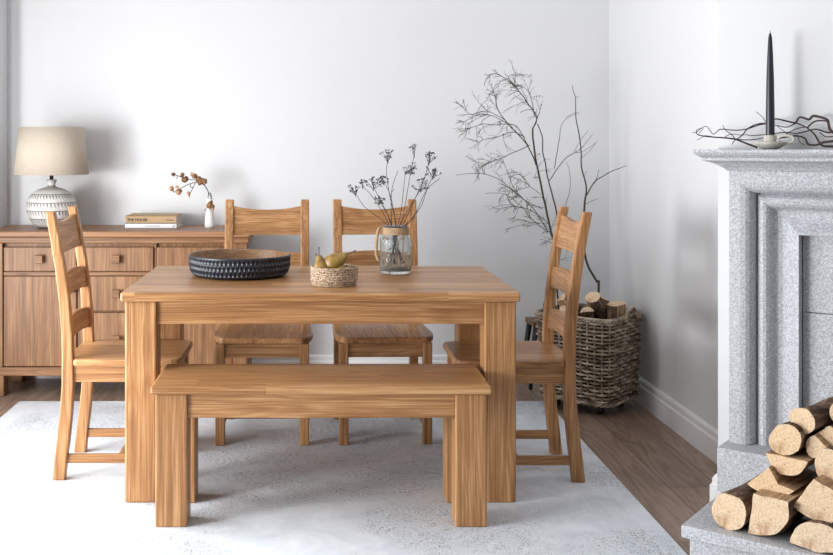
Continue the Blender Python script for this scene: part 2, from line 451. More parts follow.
def smooth_path(pts, n=4):
    """Catmull-Rom"""
    P = [Vector(p) for p in pts]; out = []
    for i in range(len(P) - 1):
        p0 = P[max(i - 1, 0)]; p1 = P[i]; p2 = P[i + 1]; p3 = P[min(i + 2, len(P) - 1)]
        for k in range(n):
            t = k / n
            out.append(.5 * ((2 * p1) + (p2 - p0) * t + (2 * p0 - 5 * p1 + 4 * p2 - p3) * t * t + (3 * p1 - p0 - 3 * p2 + p3) * t ** 3))
    out.append(P[-1]); return out

# ------------------------------------------------------------------ room
FZ = -.008                      # bare floor; the rug's top is z = 0
BW, RW, LW, CZ = 5.657, 1.636, -1.70, 2.75
TH = math.radians(39)
cs, sn = math.cos(TH), math.sin(TH)
P0 = Vector((1.413, 3.567, 0))
struct(box(-3.2, 3.6, -1.5, BW + .1, FZ - .06, FZ).build('floor', floor_m))
struct(box(-3.2, 3.6, -1.5, BW + .1, CZ, CZ + .06).build('ceiling', ceil_m))
struct(box(LW - .1, 3.6, BW, BW + .1, FZ, CZ).build('wall_back', wall_m))
struct(box(RW, RW + .1, 3.62, BW, FZ, CZ).build('wall_right', wall_m))
# left wall with a wide low window opening in front of the sideboard's end
wy0, wy1, wz0, wz1 = 1.0, 5.52, .02, 2.25
w = MB()
w.box(LW - .1, LW, wy1, BW, FZ, CZ); w.box(LW - .1, LW, -1.5, wy0, FZ, CZ)
w.box(LW - .1, LW, wy0, wy1, wz1, CZ); w.box(LW - .1, LW, wy0, wy1, FZ, wz0)
struct(w.build('wall_left', wall_m))
w = MB()
for y in (wy0, wy1 - .05): w.box(LW - .09, LW - .03, y, y + .05, wz0, wz1)
w.box(LW - .09, LW - .03, wy0, wy1, wz1 - .05, wz1); w.box(LW - .09, LW - .03, wy0, wy1, wz0, wz0 + .05)
struct(w.build('window_1', trim_m, bevel=.004))
# chimney breast, set at 39 degrees
fp_rot = -TH
def local_to_world(o): o.location = P0; o.rotation_euler = (0, 0, fp_rot)
cb_ = box(0, 1.55, 0, 1.0, FZ, CZ).build('wall_chimney', wall_m); local_to_world(cb_); struct(cb_)
struct(box(2.62, 2.72, -1.5, 2.75, FZ, CZ).build('wall_right_front', wall_m))
def skirting(L, t=.018, h=.128):
    """profile run along +x from 0..L, face towards -y"""
    pr = [(0, 0), (-t, 0), (-t, h * .70), (-t * .75, h * .76), (-t * .72, h * .92), (-t * .35, h), (0, h)]
    return MB().loft([[(x, y, z + FZ) for y, z in pr] for x in (0, L)])
o = skirting(RW - LW).build('baseboard_back', trim_m); o.location = (LW, BW, 0); struct(o)
o = skirting(BW - 3.7).build('baseboard_right', trim_m); o.location = (RW, BW, 0); o.rotation_euler = (0, 0, -PI / 2); struct(o)
o = skirting(BW - wy1).build('baseboard_left', trim_m); o.location = (LW, wy1, 0); o.rotation_euler = (0, 0, PI / 2); struct(o)
# skirting wrapping the chimney breast's outer corner
pr = [(0, 0), (.022, 0), (.022, .095), (.016, .103), (.015, .120), (.006, .132), (0, .132)]
m = MB()
m.loft([[(-e, .4, z + FZ) for e, z in pr], [(-e, -e, z + FZ) for e, z in pr], [(.064, -e, z + FZ) for e, z in pr]])
o = m.build('baseboard_chimney', trim_m); local_to_world(o); struct(o)

# ------------------------------------------------------------------ rug
m = MB(); rx0, rx1, ry0, ry1 = -1.473, 1.162, 1.9, 5.10
m.box(rx0, rx1, ry0, ry1, FZ, 0)
tag(m.build('rug', rug_m, bevel=.003), 'pale grey distressed rug with faded pattern under the dining table', 'rug')

# ------------------------------------------------------------------ table
TX0, TX1, TY0, TY1, TZ = -.686, .732, 3.608, 4.445, .752
t = empty('dining_table', ((TX0 + TX1) / 2, (TY0 + TY1) / 2, 0))
tag(t, 'rectangular solid oak dining table with square legs standing on the rug', 'table')
hw, hd = (TX1 - TX0) / 2, (TY1 - TY0) / 2
box(-hw, hw, -hd, hd, TZ - .034, TZ).build('tabletop', oakTop, t, bevel=.008, seg=3)
lg = .112; ix, iy = .012, .024
for sx in (-1, 1):
    for sy in (-1, 1):
        x0 = sx * (hw - ix); x1 = sx * (hw - ix - lg); y0 = sy * (hd - iy); y1 = sy * (hd - iy - lg)
        box(min(x0, x1), max(x0, x1), min(y0, y1), max(y0, y1), 0, TZ - .034).build('leg', oakZ, t, bevel=.006)
ax = hw - ix - lg
for sy in (-1, 1):
    yy = sy * (hd - iy - .012)
    box(-ax, ax, min(yy, yy - sy * .028), max(yy, yy - sy * .028), TZ - .117, TZ - .034).build('apron', oakX, t, bevel=.002)
ay = hd - iy - lg
for sx in (-1, 1):
    xx = sx * (hw - ix - .012)
    box(min(xx, xx - sx * .028), max(xx, xx - sx * .028), -ay, ay, TZ - .117, TZ - .034).build('apron', oakY, t, bevel=.002)

# ------------------------------------------------------------------ bench
BX0, BX1, BY0, BZ = -.543, .591, 3.380, .472
BY1 = BY0 + .368
t = empty('dining_bench', ((BX0 + BX1) / 2, (BY0 + BY1) / 2, 0))
tag(t, 'long oak bench pushed in at the front of the dining table', 'bench')
hw, hd = (BX1 - BX0) / 2, (BY1 - BY0) / 2
box(-hw, hw, -hd, hd, BZ - .028, BZ).build('bench_seat', oakTop, t, bevel=.008, seg=3)
lg, ix, iy = .106, .014, .016
for sx in (-1, 1):
    for sy in (-1, 1):
        x0 = sx * (hw - ix); x1 = sx * (hw - ix - lg); y0 = sy * (hd - iy); y1 = sy * (hd - iy - lg)
        box(min(x0, x1), max(x0, x1), min(y0, y1), max(y0, y1), 0, BZ - .028).build('leg', oakZ, t, bevel=.005)
ax = hw - ix - lg
for sy in (-1, 1):
    yy = sy * (hd - iy - .010)
    box(-ax, ax, min(yy, yy - sy * .024), max(yy, yy - sy * .024), BZ - .110, BZ - .028).build('apron', oakX, t, bevel=.002)
for sx in (-1, 1):
    xx = sx * (hw - ix - .010)
    ay = hd - iy - lg
    box(min(xx, xx - sx * .024), max(xx, xx - sx * .024), -ay, ay, BZ - .110, BZ - .028).build('apron', oakY, t, bevel=.002)

# ------------------------------------------------------------------ chairs (front towards +x, back posts near x=0)
def lerp_tab(tab, z):
    for (z0, a), (z1, b_) in zip(tab, tab[1:]):
        if z <= z1:
            u = (z - z0) / (z1 - z0); return a + (b_ - a) * u
    return tab[-1][1]
BACK = [(0, -.034), (.08, -.026), (.16, -.016), (.26, -.006), (.36, 0), (.46, 0), (.56, -.003), (.68, -.013), (.80, -.028), (.92, -.048), (1.022, -.068)]
THK = [(0, .048), (.25, .046), (.46, .043), (.75, .038), (1.022, .034)]
def post(sy):
    m = MB(); rings = []
    for z, _ in BACK:
        x = lerp_tab(BACK, z); h = lerp_tab(THK, z) / 2
        y0, y1 = sy * .157, sy * .197
        rings.append([(x - h, y0, z), (x + h, y0, z), (x + h, y1, z), (x - h, y1, z)])
    return m.loft(rings)
def rail(z0, z1, dip_top, dip_bot, bow=.022, thick=.020):
    m = MB(); rings = []
    n = 14
    for i in range(n + 1):
        y = -.160 + .320 * i / n; u = 1 - (y / .16) ** 2
        zt = z1 + dip_top * u; zb = z0 + dip_bot * u
        xt = lerp_tab(BACK, zt) - bow * u; xb = lerp_tab(BACK, zb) - bow * u
        rings.append([(xb - thick / 2, y, zb), (xb + thick / 2, y, zb), (xt + thick / 2, y, zt), (xt - thick / 2, y, zt)])
    return m.loft(rings)
def make_chair(loc, rz, label):
    t = empty('dining_chair', loc, rz); tag(t, label, 'chair', 'ladder back oak chairs around the table')
    for sy in (-1, 1): post(sy).build('back_post', oakZ, t, bevel=.005)
    rail(.858, .992, -.018, 0, bow=.008).build('top_rail', oakY, t, bevel=.003)
    rail(.688, .774, .010, .008, bow=.008).build('back_slat', oakY, t, bevel=.003)
    rail(.522, .604, .010, .008, bow=.008).build('back_slat', oakY, t, bevel=.003)
    # seat: rounded front corners, notched round the posts
    zt, zb = .462, .434
    out = [(-.020, -.155), (.022, -.155), (.024, -.205)]
    R = .05; xf = .434; yf = .216; RX = .13
    out += [(.10, -.209), (.25, -.215)]
    for k in range(7):
        a = -PI / 2 + PI / 2 * k / 6; out.append((xf - RX + RX * math.cos(a), -(yf - R) + R * math.sin(a)))
    full = out + [(x, -y) for x, y in reversed(out)]
    m = MB(); m.loft([[(x, y, zb) for x, y in full], [(x, y, zt) for x, y in full]])
    m.build('seat', oakTopY, t, bevel=.009, seg=3)
    for sy in (-1, 1):
        m = MB(); y0, y1 = sorted((sy * .159, sy * .199))
        m.box(.376, .414, y0, y1, 0, zb).build('leg', oakZ, t, bevel=.004)
        y0, y1 = sorted((sy * .166, sy * .186))
        box(.02, .378, y0, y1, zb - .062, zb).build('apron', oakX, t, bevel=.002)
        box(-.005, .378, y0 + .000, y1 - .000, .062, .096).build('stretcher', oakX, t, bevel=.003)
    box(.384, .404, -.160, .160, zb - .062, zb).build('apron', oakY, t, bevel=.002)
    box(-.012, .010, -.160, .160, zb - .062, zb).build('apron', oakY, t, bevel=.002)
    box(.19, .212, -.168, .168, .062, .096).build('cross_stretcher', oakY, t, bevel=.003)
    return t
ch0 = make_chair((-.938, 4.072, 0), math.radians(0), 'oak ladder back chair at the left table end, nearest the lamp')
def chair_at(loc, rz, label):
    c = copy_tree(ch0); c.location = loc; c.rotation_euler = (0, 0, rz); c['label'] = label; return c
chair_at((.967, 4.045, 0), PI, 'oak ladder back chair at the right table end, before the wicker basket')
chair_at((-.220, 4.74, 0), -PI / 2, 'oak ladder back chair behind the table, behind the black bowl')
chair_at((.289, 4.755, 0), math.radians(-87.6), 'oak ladder back chair behind the table and the glass jar of flowers')

# ------------------------------------------------------------------ sideboard
SZ, SY0, SY1 = .842, 5.165, 5.63
t = empty('sideboard', (-1.0, 0, FZ)); t.location.y = 5.40
tag(t, 'wide dark oak sideboard with drawers and cupboard doors against the back wall', 'sideboard')
fy = 5.215 - 5.40; by = .225
def sbx(px): return (px - HX) * 5.215 / F + 1.0
def sbz(py): return CAMZ - (py - HY) * 5.215 / F - FZ
x0, x1 = sbx(-11), sbx(247)
H = SZ - FZ
box(sbx(-15) , sbx(250.5), SY0 - 5.40, by, H - .030, H).build('sideboard_top', sideTop, t, bevel=.006)
box(x0 - .012, x1 + .012, fy - .022, by, H - .062, H - .030).build('cornice', sideX, t, bevel=.006, seg=3)
zb0, zb1 = sbz(376), sbz(367.5)
box(x0, x1, fy, by, zb0, zb1).build('plinth_rail', sideX, t, bevel=.003)
# carcass behind the fronts
m = MB()
m.box(x0 + .02, x1 - .02, fy + .03, by, zb1, H - .062)
m.build('carcass', sideZ, t)
for a, b_ in ((-11, 2.6), (231.2, 247)):
    box(sbx(a), sbx(b_), fy, fy + .05, zb1, H - .062).build('stile', sideZ, t, bevel=.003)
for a, b_ in ((77, 79.4), (153.9, 156.1)):
    box(sbx(a), sbx(b_), fy + .012, fy + .04, zb1, H - .062).build('divider', sideZ, t)
box(sbx(2.6), sbx(231.2), fy + .010, fy + .03, sbz(275.6), sbz(272.4)).build('drawer_rail', sideX, t)
def knob(x, z, par):
    m = MB(); yf = fy
    m.loft([[(x - .013, yf, z - .013), (x + .013, yf, z - .013), (x + .013, yf, z + .013), (x - .013, yf, z + .013)],
            [(x - .013, yf - .012, z - .013), (x + .013, yf - .012, z - .013), (x + .013, yf - .012, z + .013), (x - .013, yf - .012, z + .013)],
            [(x - .022, yf - .020, z - .022), (x + .022, yf - .020, z - .022), (x + .022, yf - .020, z + .022), (x - .022, yf - .020, z + .022)],
            [(x - .019, yf - .030, z - .019), (x + .019, yf - .030, z - .019), (x + .019, yf - .030, z + .019), (x - .019, yf - .030, z + .019)]])
    m.build('knob', sideX, par, bevel=.002)
def drawer(a, b_, t0, t1):
    d = box(sbx(a), sbx(b_), fy, fy + .022, sbz(t1), sbz(t0)).build('drawer', sideX if (b_ - a) < 0 else sideZ, t, bevel=.004)
    knob((sbx(a) + sbx(b_)) / 2, (sbz(t0) + sbz(t1)) / 2 + .003, d)
for a, b_ in ((3.6, 76.4), (80, 153.3), (156.8, 230.4)): drawer(a, b_, 247.3, 271.4)
drawer(80, 153.3, 276.4, 311); drawer(80, 153.3, 312.8, 366.5)
for a, b_, kx in ((3.6, 76.4, 71), (156.8, 230.4, 163)):
    d = box(sbx(a), sbx(b_), fy, fy + .022, sbz(366.5), sbz(276.4)).build('door', sideZ, t, bevel=.004)
    knob(sbx(kx), sbz(288), d)
for xx in (sbx(-11), x1 - .075):
    for yy in (fy + .004, by - .08):
        box(xx, xx + .075, yy, yy + .075, 0, zb0).build('leg', sideZ, t, bevel=.004)

# ------------------------------------------------------------------ table lamp
def deco(name, loc, label, cat, rz=0, group=None):
    t = empty(name, loc, rz); tag(t, label, cat, group); return t
LY = 5.395
lx = (51.5 - HX) * LY / F
t = deco('table_lamp', (lx, LY, SZ), 'table lamp with beige shade and round patterned white pottery base on the sideboard', 'lamp')
prof = [(.0, 0), (.055, 0), (.072, .006), (.098, .028), (.118, .058), (.129, .090), (.132, .112), (.128, .140), (.116, .166), (.094, .190), (.068, .206), (.042, .213), (.026, .218),
        (.020, .224), (.021, .238), (.028, .252), (.026, .256), (.0, .256)]
MB().lathe([(max(r, .0005), z) for r, z in prof], 64).build('lamp_base', ceramic_m, t)
MB().lathe([(.0005, .256), (.010, .256), (.010, .29), (.014, .292), (.014, .33), (.0005, .33)], 16).build('lamp_socket', brass_m, t)
zb_, zt_ = CAMZ - (174.5 - HY) * LY / F - SZ, CAMZ - (127.3 - HY) * LY / F - SZ
MB().loft([[(r * math.cos(2 * PI * k / 72), r * math.sin(2 * PI * k / 72), z) for k in range(72)] for r, z in ((.194, zb_), (.166, zt_), (.1635, zt_), (.1915, zb_))], smooth=True, loop=True).build('lamp_shade', shade_m, t)
m = MB()
for k in range(3):
    a = k * 2 * PI / 3
    m.tube([(0, 0, .33), (.0, 0, zt_ - .03), (.161 * math.cos(a), .161 * math.sin(a), zt_ - .012)], .0018, 5)
m.build('shade_carrier', brass_m, t)

# ------------------------------------------------------------------ books
by_ = 5.375; bx = (150.8 - HX) * by_ / F
def book(z, h, L, D, cover, label, dx=0, rz=0):
    t = deco('book', (bx + dx, by_ + D / 2 , z), label, 'book', rz, 'books lying on the sideboard')
    m = MB(); c = .003
    m.box(-L / 2, L / 2, -D / 2, D / 2, 0, c); m.box(-L / 2, L / 2, -D / 2, D / 2, h - c, h); m.box(-L / 2, L / 2, -D / 2, -D / 2 + c, 0, h)
    m.build('cover', cover, t, bevel=.0008)
    box(-L / 2 + .003, L / 2 - .003, -D / 2 + c, D / 2 - .004, c, h - c).build('pages', page_m, t)
    return t
def text_on(s, size, x, z, par, y, mat, align='LEFT', name='lettering', bold=0, xs=1):
    cu = bpy.data.curves.new(name, 'FONT'); cu.body = s; cu.size = size; cu.align_x = align; cu.extrude = .0003; cu.offset = bold
    tmp = bpy.data.objects.new('tmp', cu); C.objects.link(tmp)
    dg = bpy.context.evaluated_depsgraph_get(); me = bpy.data.meshes.new_from_object(tmp.evaluated_get(dg))
    bpy.data.objects.remove(tmp)
    me.materials.clear(); me.materials.append(mat)
    o = bpy.data.objects.new(name, me); C.objects.link(o); o.parent = par
    o.location = (x, y, z); o.rotation_euler = (PI / 2, 0, 0); o.scale = (xs, 1, 1); return o
b1 = book(SZ, .026, .272, .235, book_white, 'white book lying at the bottom of the pair on the sideboard')
text_on('KITCHEN  GARDEN', .009, .01, .009, b1, -.118, ink_g, 'CENTER')
text_on('\u2714', .012, .115, .008, b1, -.118, ink_m)
b2 = book(SZ + .026, .040, .270, .235, book_tan, 'thick tan book with black title lying on the white book')
text_on('THE HOUSE', .020, -.125, .012, b2, -.118, ink_m, bold=.0006, xs=1.0)
text_on('Phaidon', .012, .082, .014, b2, -.118, ink_m)

# ------------------------------------------------------------------ bud vase with dried hydrangea
vy = 5.43; vx = (209.7 - HX) * vy / F
t = deco('bud_vase', (vx, vy, SZ), 'small white ceramic bottle vase on the right end of the sideboard', 'vase')
vp = [(.0005, 0), (.024, 0), (.027, .003), (.0265, .02), (.022, .07), (.018, .115), (.0165, .145), (.0175, .152), (.014, .152), (.0135, .12), (.0005, .118)]
MB().lathe(vp, 32).build('vase_body', white_cer, t)
t = deco('dried_hydrangea_sprig', (vx, vy, SZ + .12), 'dried brown flower sprig bending left out of the small white vase', 'dried flower')
def rel(px, py, Y, base): return at(px, py, Y) - Vector(base)
base = (vx, vy, SZ + .12); K = 65 / 555.0
def hz(x, y, d=0): return rel(160 + x * K, 165 + y * K, vy + d, base)
m = MB()
lines = [[(440, 300, 0), (438, 280, 0), (415, 235, 0), (390, 190, 0), (360, 160, .01), (300, 150, .02), (245, 165, .01), (195, 190, 0), (120, 235, 0)],
         [(410, 280, 0), (412, 230, .01), (385, 180, .01), (330, 130, .0), (270, 125, -.01), (210, 115, 0), (150, 90, 0), (112, 80, 0)],
         [(430, 300, 0), (440, 262, 0), (425, 235, 0)], [(300, 150, .02), (285, 190, .02), (262, 230, .01), (250, 275, .01)],
         [(262, 165, 0), (258, 188, 0), (280, 190, 0)], [(150, 95, 0), (140, 118, 0)], [(100, 195, 0), (120, 235, 0)], [(330, 130, 0), (290, 95, 0), (268, 78, 0)],
         [(440, 300, -.01), (430, 330, -.035), (400, 370, -.04), (383, 393, -.04)]]
for L in lines:
    m.tube(smooth_path([hz(*p) for p in L], 3), .0022, 5)
m.build('stalk', greentwig, t)
blobs = [(114, 80, 14, 0), (195, 85, 16, 0), (215, 122, 26, 0), (185, 95, 10, 0), (275, 80, 16, 1), (300, 100, 22, 0), (330, 120, 22, 0), (365, 140, 28, 0), (340, 155, 16, 0), (385, 150, 14, 1),
         (100, 200, 18, 1), (155, 230, 22, 1), (170, 215, 16, 0), (148, 185, 12, 1), (245, 240, 12, 1), (250, 262, 9, 1), (430, 325, 18, 0), (432, 355, 26, 0), (445, 372, 14, 1), (105, 210, 10, 1)]
for x, y, r, k in blobs:
    m = MB()
    for q in range(6):
        d = -.035 if y > 300 else 0
        c = hz(x + random.uniform(-.5, .5) * r, y + random.uniform(-.5, .5) * r, d + random.uniform(-.008, .008))
        m.blob(c, r * K * vy / F * 1.0, 1, (1, .5, .85), .5, Matrix.Rotation(random.uniform(0, 3), 3, 'Y'))
    m.build('petal_cluster', petal_l if k else petal_m, t)

# ------------------------------------------------------------------ black carved bowl
cy = 4.11 * 1020 / 1020; cx = (239.8 - HX) * cy / F
t = deco('carved_bowl', (cx, cy, TZ), 'wide shallow black carved wooden bowl on the table', 'bowl')
N = 74 * 8
rows = 26
prof = [(.0005, 0), (.158, 0), (.172, .002), (.184, .006), (.192, .011)]
zz0, zz1 = .013, .077
for i in range(rows + 1):
    z = zz0 + (zz1 - zz0) * i / rows; prof.append((.194 + .0105 * (1 - (1 - i / rows) ** 3), z))
prof += [(.2052, .080), (.2055, .084), (.203, .0865), (.199, .085)]
def carve(th, i, r, z):
    if zz0 <= z <= zz1:
        v = (z - zz0) / (zz1 - zz0) * 3; row = min(2, int(v)); fv = v - row
        u = th / (2 * PI) * 74 + (.5 if row % 2 else 0); fu = u - math.floor(u)
        d = ((fu - .5) / .5) ** 2 + ((fv - .5) / .5) ** 2
        if d < 1: r -= .0055 * (1 - d) ** .6
        
    return r, z
MB().lathe(prof, N, fn=carve, cap1=False).build('bowl_outside', bowl_out, t)
MB().lathe([(.199, .0852), (.196, .080), (.190, .05), (.180, .030), (.150, .018), (.0005, .014)], 96, cap0=False).build('bowl_inside', bowl_in, t)

# ------------------------------------------------------------------ seagrass basket with pears
cy = 3.822; cx = (334.3 - HX) * cy / F
t = deco('seagrass_bowl', (cx, cy, TZ), 'small round woven seagrass basket of pears on the table', 'basket')
m = MB()
for i in range(8):
    z = .0045 + i * .0086; r = .0775 + .003 * min(i, 2)
    m.tube([((r + random.uniform(-.0012, .0012)) * math.cos(a), (r + random.uniform(-.0012, .0012)) * math.sin(a), z + random.uniform(-.0008, .0008)) for a in [2 * PI * k / 60 for k in range(60)]], .0056, 7, loop=True)
m.build('coiled_wall', sea_m, t)
MB().lathe([(.0005, .0), (.080, .0), (.082, .004), (.078, .008), (.0005, .008)], 40).build('basket_base', sea_m, t)
def pear(c, axis, sc, label, stem_pts=None):
    t = empty('pear', c); tag(t, label, 'pear', 'pears in the seagrass basket')
    q = Vector(axis).normalized(); M = Vector((0, 0, 1)).rotation_difference(q).to_matrix().to_4x4()
    pr = [(.0005, -.036), (.010, -.037), (.022, -.032), (.031, -.020), (.034, -.005), (.031, .010), (.024, .022), (.0175, .032), (.0145, .041), (.0115, .048), (.006, .052), (.0005, .0525)]
    MB().lathe([(r * sc, z * sc) for r, z in pr], 28, M=M).build('pear_body', pear_m, t)
    s = MB(); a = M @ Vector((0, 0, .050 * sc)); b_ = M @ Vector((.002, 0, .066 * sc)); c_ = M @ Vector((.004, .003, .086 * sc))
    s.tube([a, b_, c_], [.0016, .0014, .0024], 6).build('pear_stem', stem_m, t)
    return t
def pz(px, py, dy): return at(px, py, cy + dy)
pear(pz(334.3, 262.6, -.012), (.66, -.10, .42), 1.08, 'large pear lying tilted on top with its stem pointing up to the right')
pear(pz(321, 268, -.020), (-.15, .20, .95) , .92, 'yellow pear at the left of the basket with an upright dark stem')
pear(pz(326.5, 264.5, .030), (-.62, -.20, .55), .70, 'small pear behind, between the left pear and the large tilted one')
pear(pz(340.5, 272.5, -.030), (-.95, .05, .12), .80, 'pear lying low in the basket below the large tilted one')

# ------------------------------------------------------------------ glass jar with dried umbels
cy = 4.165; cx = (395.6 - HX) * cy / F
t = deco('glass_jar', (cx, cy, TZ), 'ribbed clear glass jar with jute wrapped neck and rope handle on the table', 'jar')
R0 = .0645
outp = [(.0005, 0), (.056, 0), (.062, .004), (R0, .010), (R0, .030), (R0, .060), (R0 - .001, .074), (R0 - .005, .078), (R0 - .005, .081), (R0 - .001, .085), (R0, .100), (R0, .128), (R0 - .001, .140), (.061, .149), (.054, .156), (.050, .160), (.050, .190), (.052, .193), (.050, .195)]
inp = [(.047, .194), (.047, .160), (.050, .155), (.058, .146), (.0605, .136), (.0605, .020), (.056, .014), (.0005, .012)]
def rib(th, i, r, z):
    if i < len(outp) and .012 < z < .145 and not (.073 < z < .086): r += .0020 * abs(math.cos(11 * th)) - .0016
    return r, z
MB().lathe(outp + inp, 192, fn=rib).build('jar_glass', glass_m, t)
m = MB()
for i in range(6):
    m.tube([(.0535 * math.cos(a), .0535 * math.sin(a), .1625 + i * .0048) for a in [2 * PI * k / 40 for k in range(40)]], .0027, 6, loop=True)
m.build('jute_wrap', jute_m, t)
m = MB()
hp = smooth_path([(-.052, -.01, .172), (-.060, -.012, .184), (-.070, -.014, .182), (-.0755, -.016, .160), (-.079, -.016, .120), (-.080, -.016, .085), (-.076, -.018, .065), (-.070, -.020, .055)], 8)
for s_ in range(2):
    q = []
    for k, p in enumerate(hp):
        a = k * .9 + s_ * PI; q.append(p + Vector((math.cos(a) * .0026, math.sin(a) * .0026, 0)))
    m.tube(q, .0042, 6)
m.build('rope_handle', jute_m, t)
K5 = 100 / 555.0
def fl(x, y, d=0): return at(345 + x * K5, 135 + y * K5, cy + d)
stems = [
 ([(270, 560), (285, 500), (262, 400), (240, 290), (230, 200), (238, 140)], (232, 108), 24, .02, 'dense head high at left centre'),
 ([(290, 560), (315, 480), (340, 350), (362, 220), (385, 110)], (380, 62), 18, -.02, 'reaching highest with a small sparse head'),
 ([(300, 560), (330, 480), (385, 360), (440, 240), (465, 150)], (462, 125), 30, .03, 'loose head second highest, at right'),
 ([(300, 560), (345, 490), (420, 400), (455, 300), (488, 230)], (492, 205), 26, -.03, 'bent outermost right'),
 ([(290, 560), (330, 450), (390, 350), (420, 300)], (425, 275), 34, -.04, 'with a dense head low at right'),
 ([(285, 560), (310, 430), (325, 300), (335, 200)], (365, 190), 34, .0, 'head right of centre below the highest'),
 ([(265, 560), (235, 440), (190, 350), (160, 290)], (155, 262), 30, .02, 'broad head at left above the chair back'),
 ([(255, 560), (215, 480), (110, 400), (60, 325)], (52, 300), 24, -.02, 'leaning farthest left'),
 ([(260, 560), (215, 440), (150, 340), (100, 285)], (92, 262), 14, .04, 'tiny head beside the farthest left'),
 ([(270, 560), (245, 460), (205, 390), (190, 370)], (190, 365), 22, -.03, 'short, with its head against the chair back'),
 ([(280, 560), (275, 450), (250, 330), (215, 260)], (215, 250), 24, -.01, 'head directly below the dense left one'),
 ([(305, 560), (380, 460), (450, 310), (528, 240)], None, 0, .01, 'bare and pointing up to the right'),
 ([(262, 560), (258, 320), (293, 200)], None, 0, .03, 'bare, rising in the middle'),
]
for pts, head, hr, dd, lab in stems:
    P = [fl(x, y, dd * min(1, (560 - y) / 300.0)) for x, y in pts]
    foot = Vector((cx + (P[0].x - cx) * .9, cy + dd * .8, TZ + .03))
    # keep the stalk inside the jar's neck
    P[0].x = cx + max(-.03, min(.03, P[0].x - cx)); P[0].z = TZ + .17
    foot.x = cx - (P[1].x - cx) * .8
    t = empty('dried_flower_stem', foot); tag(t, 'dried dark flower stem in the glass jar, ' + lab, 'dried flower', 'dried flower stems in the glass jar')
    P = [p - foot for p in P]
    sp = smooth_path([Vector((0, 0, 0))] + P, 5)
    m = MB(); m.tube(sp, [.0017 - .0007 * i / len(sp) for i in range(len(sp))], 5)
    if head is None:
        # short side twig
        m.tube([sp[-6], sp[-6] + Vector((.012, 0, .016))], .0008, 4)
        m.build('stalk', flower_m, t); continue
    hc = fl(head[0], head[1], dd) - foot; r = 1.15 * hr * K5 * cy / F
    m.build('stalk', flower_m, t)
    m = MB(); tip = sp[-1]
    for k in range(15 if hr > 20 else 8):
        a = random.uniform(0, 2 * PI); rr = r * random.uniform(.2, 1.35)
        q = hc + Vector((rr * math.cos(a), rr * math.sin(a), random.uniform(-.8, .8) * r))
        m.tube([tip - Vector((0, 0, .004 + random.uniform(0, .012))), (tip + q) / 2 + Vector((0, 0, -.1 * r)), q], .0006, 4)
        for j in range(5):
            e = q + Vector((random.uniform(-1, 1), random.uniform(-1, 1), random.uniform(-.2, 1))) * r * .28
            m.tube([q, e], .0004, 3)
            m.blob(e, random.uniform(.0010, .0028), 1)
    m.build('seed_head', flower_m, t)

# ------------------------------------------------------------------ firewood log builder
def make_log(name, contour, flat_edges, end_pt, axis, length, label, group, mats=None, taper=.0):
    """contour: points (world) of the near end; flat_edges: set of contour edge indices that are split faces"""
    c = sum(contour, Vector()) / len(contour)
    ax = Vector(axis).normalized()
    t = bpy.data.objects.new(name, None)
    # local frame: +y = axis, z up
    yy = ax; xx = yy.cross(Vector((0, 0, 1))).normalized(); zz = xx.cross(yy)
    R = Matrix((xx, yy, zz)).transposed()
    Ri = R.inverted()
    # densify contour
    pts = []; flat = []
    n = len(contour)
    for i in range(n):
        a = contour[i]; b_ = contour[(i + 1) % n]; k = max(1, int((b_ - a).length / .010))
        for j in range(k):
            p = Ri @ (a + (b_ - a) * j / k - c); pts.append(Vector((p.x, 0, p.z))); flat.append(i in flat_edges)
    size0 = sum(p.length for p in pts) / len(pts)
    for _ in range(7):
        q_ = [p.copy() for p in pts]
        for i in range(len(pts)):
            if not flat[i] and not flat[i - 1]: pts[i] = q_[i] * .4 + (q_[i - 1] + q_[(i + 1) % len(pts)]) * .3
    size1 = sum(p.length for p in pts) / len(pts)
    if not flat_edges: pts = [p * (size0 / size1) for p in pts]
    m = len(pts); bm = bmesh.new(); L = 7; rings = []
    seed = random.uniform(0, 50)
    for s_ in range(L + 1):
        y = length * s_ / L; ring = []
        for i, p in enumerate(pts):
            amp = .0015 if flat[i] else .004
            nz = noise.noise(Vector((p.x * 24 + seed, y * 9, p.z * 24)))
            q = p * (1 + amp * nz / max(p.length, .01) * 2 - taper * s_ / L)
            ring.append(bm.verts.new((q.x, y + (noise.noise(Vector((p.x * 60, seed, p.z * 60))) * .003 if s_ in (0, L) else 0), q.z)))
        rings.append(ring)
    for a, b_ in zip(rings, rings[1:]):
        for i in range(m):
            f_ = bm.faces.new([a[i], a[(i + 1) % m], b_[(i + 1) % m], b_[i]]); f_.material_index = 2 if flat[i] else 1; f_.smooth = not flat[i]
    for ring, y in ((rings[0], 0), (rings[-1], length)):
        # end faces as a fan with a ring in between
        cen = bm.verts.new((0, y, 0)); mid = [bm.verts.new((v.co.x * .55, y, v.co.z * .55)) for v in ring]
        for i in range(m):
            j = (i + 1) % m
            bm.faces.new([ring[i], ring[j], mid[j], mid[i]]).material_index = 0
            bm.faces.new([mid[i], mid[j], cen]).material_index = 0
    bmesh.ops.recalc_face_normals(bm, faces=bm.faces)
    me = bpy.data.meshes.new(name); bm.to_mesh(me); bm.free()
    for mt in (log_end, log_bark, log_split): me.materials.append(mt)
    o = bpy.data.objects.new(name, me); C.objects.link(o)
    o.matrix_world = Matrix.Translation(c) @ R.to_4x4()
    tag(o, label, 'log', group)
    bpy.data.objects.remove(t)
    return o

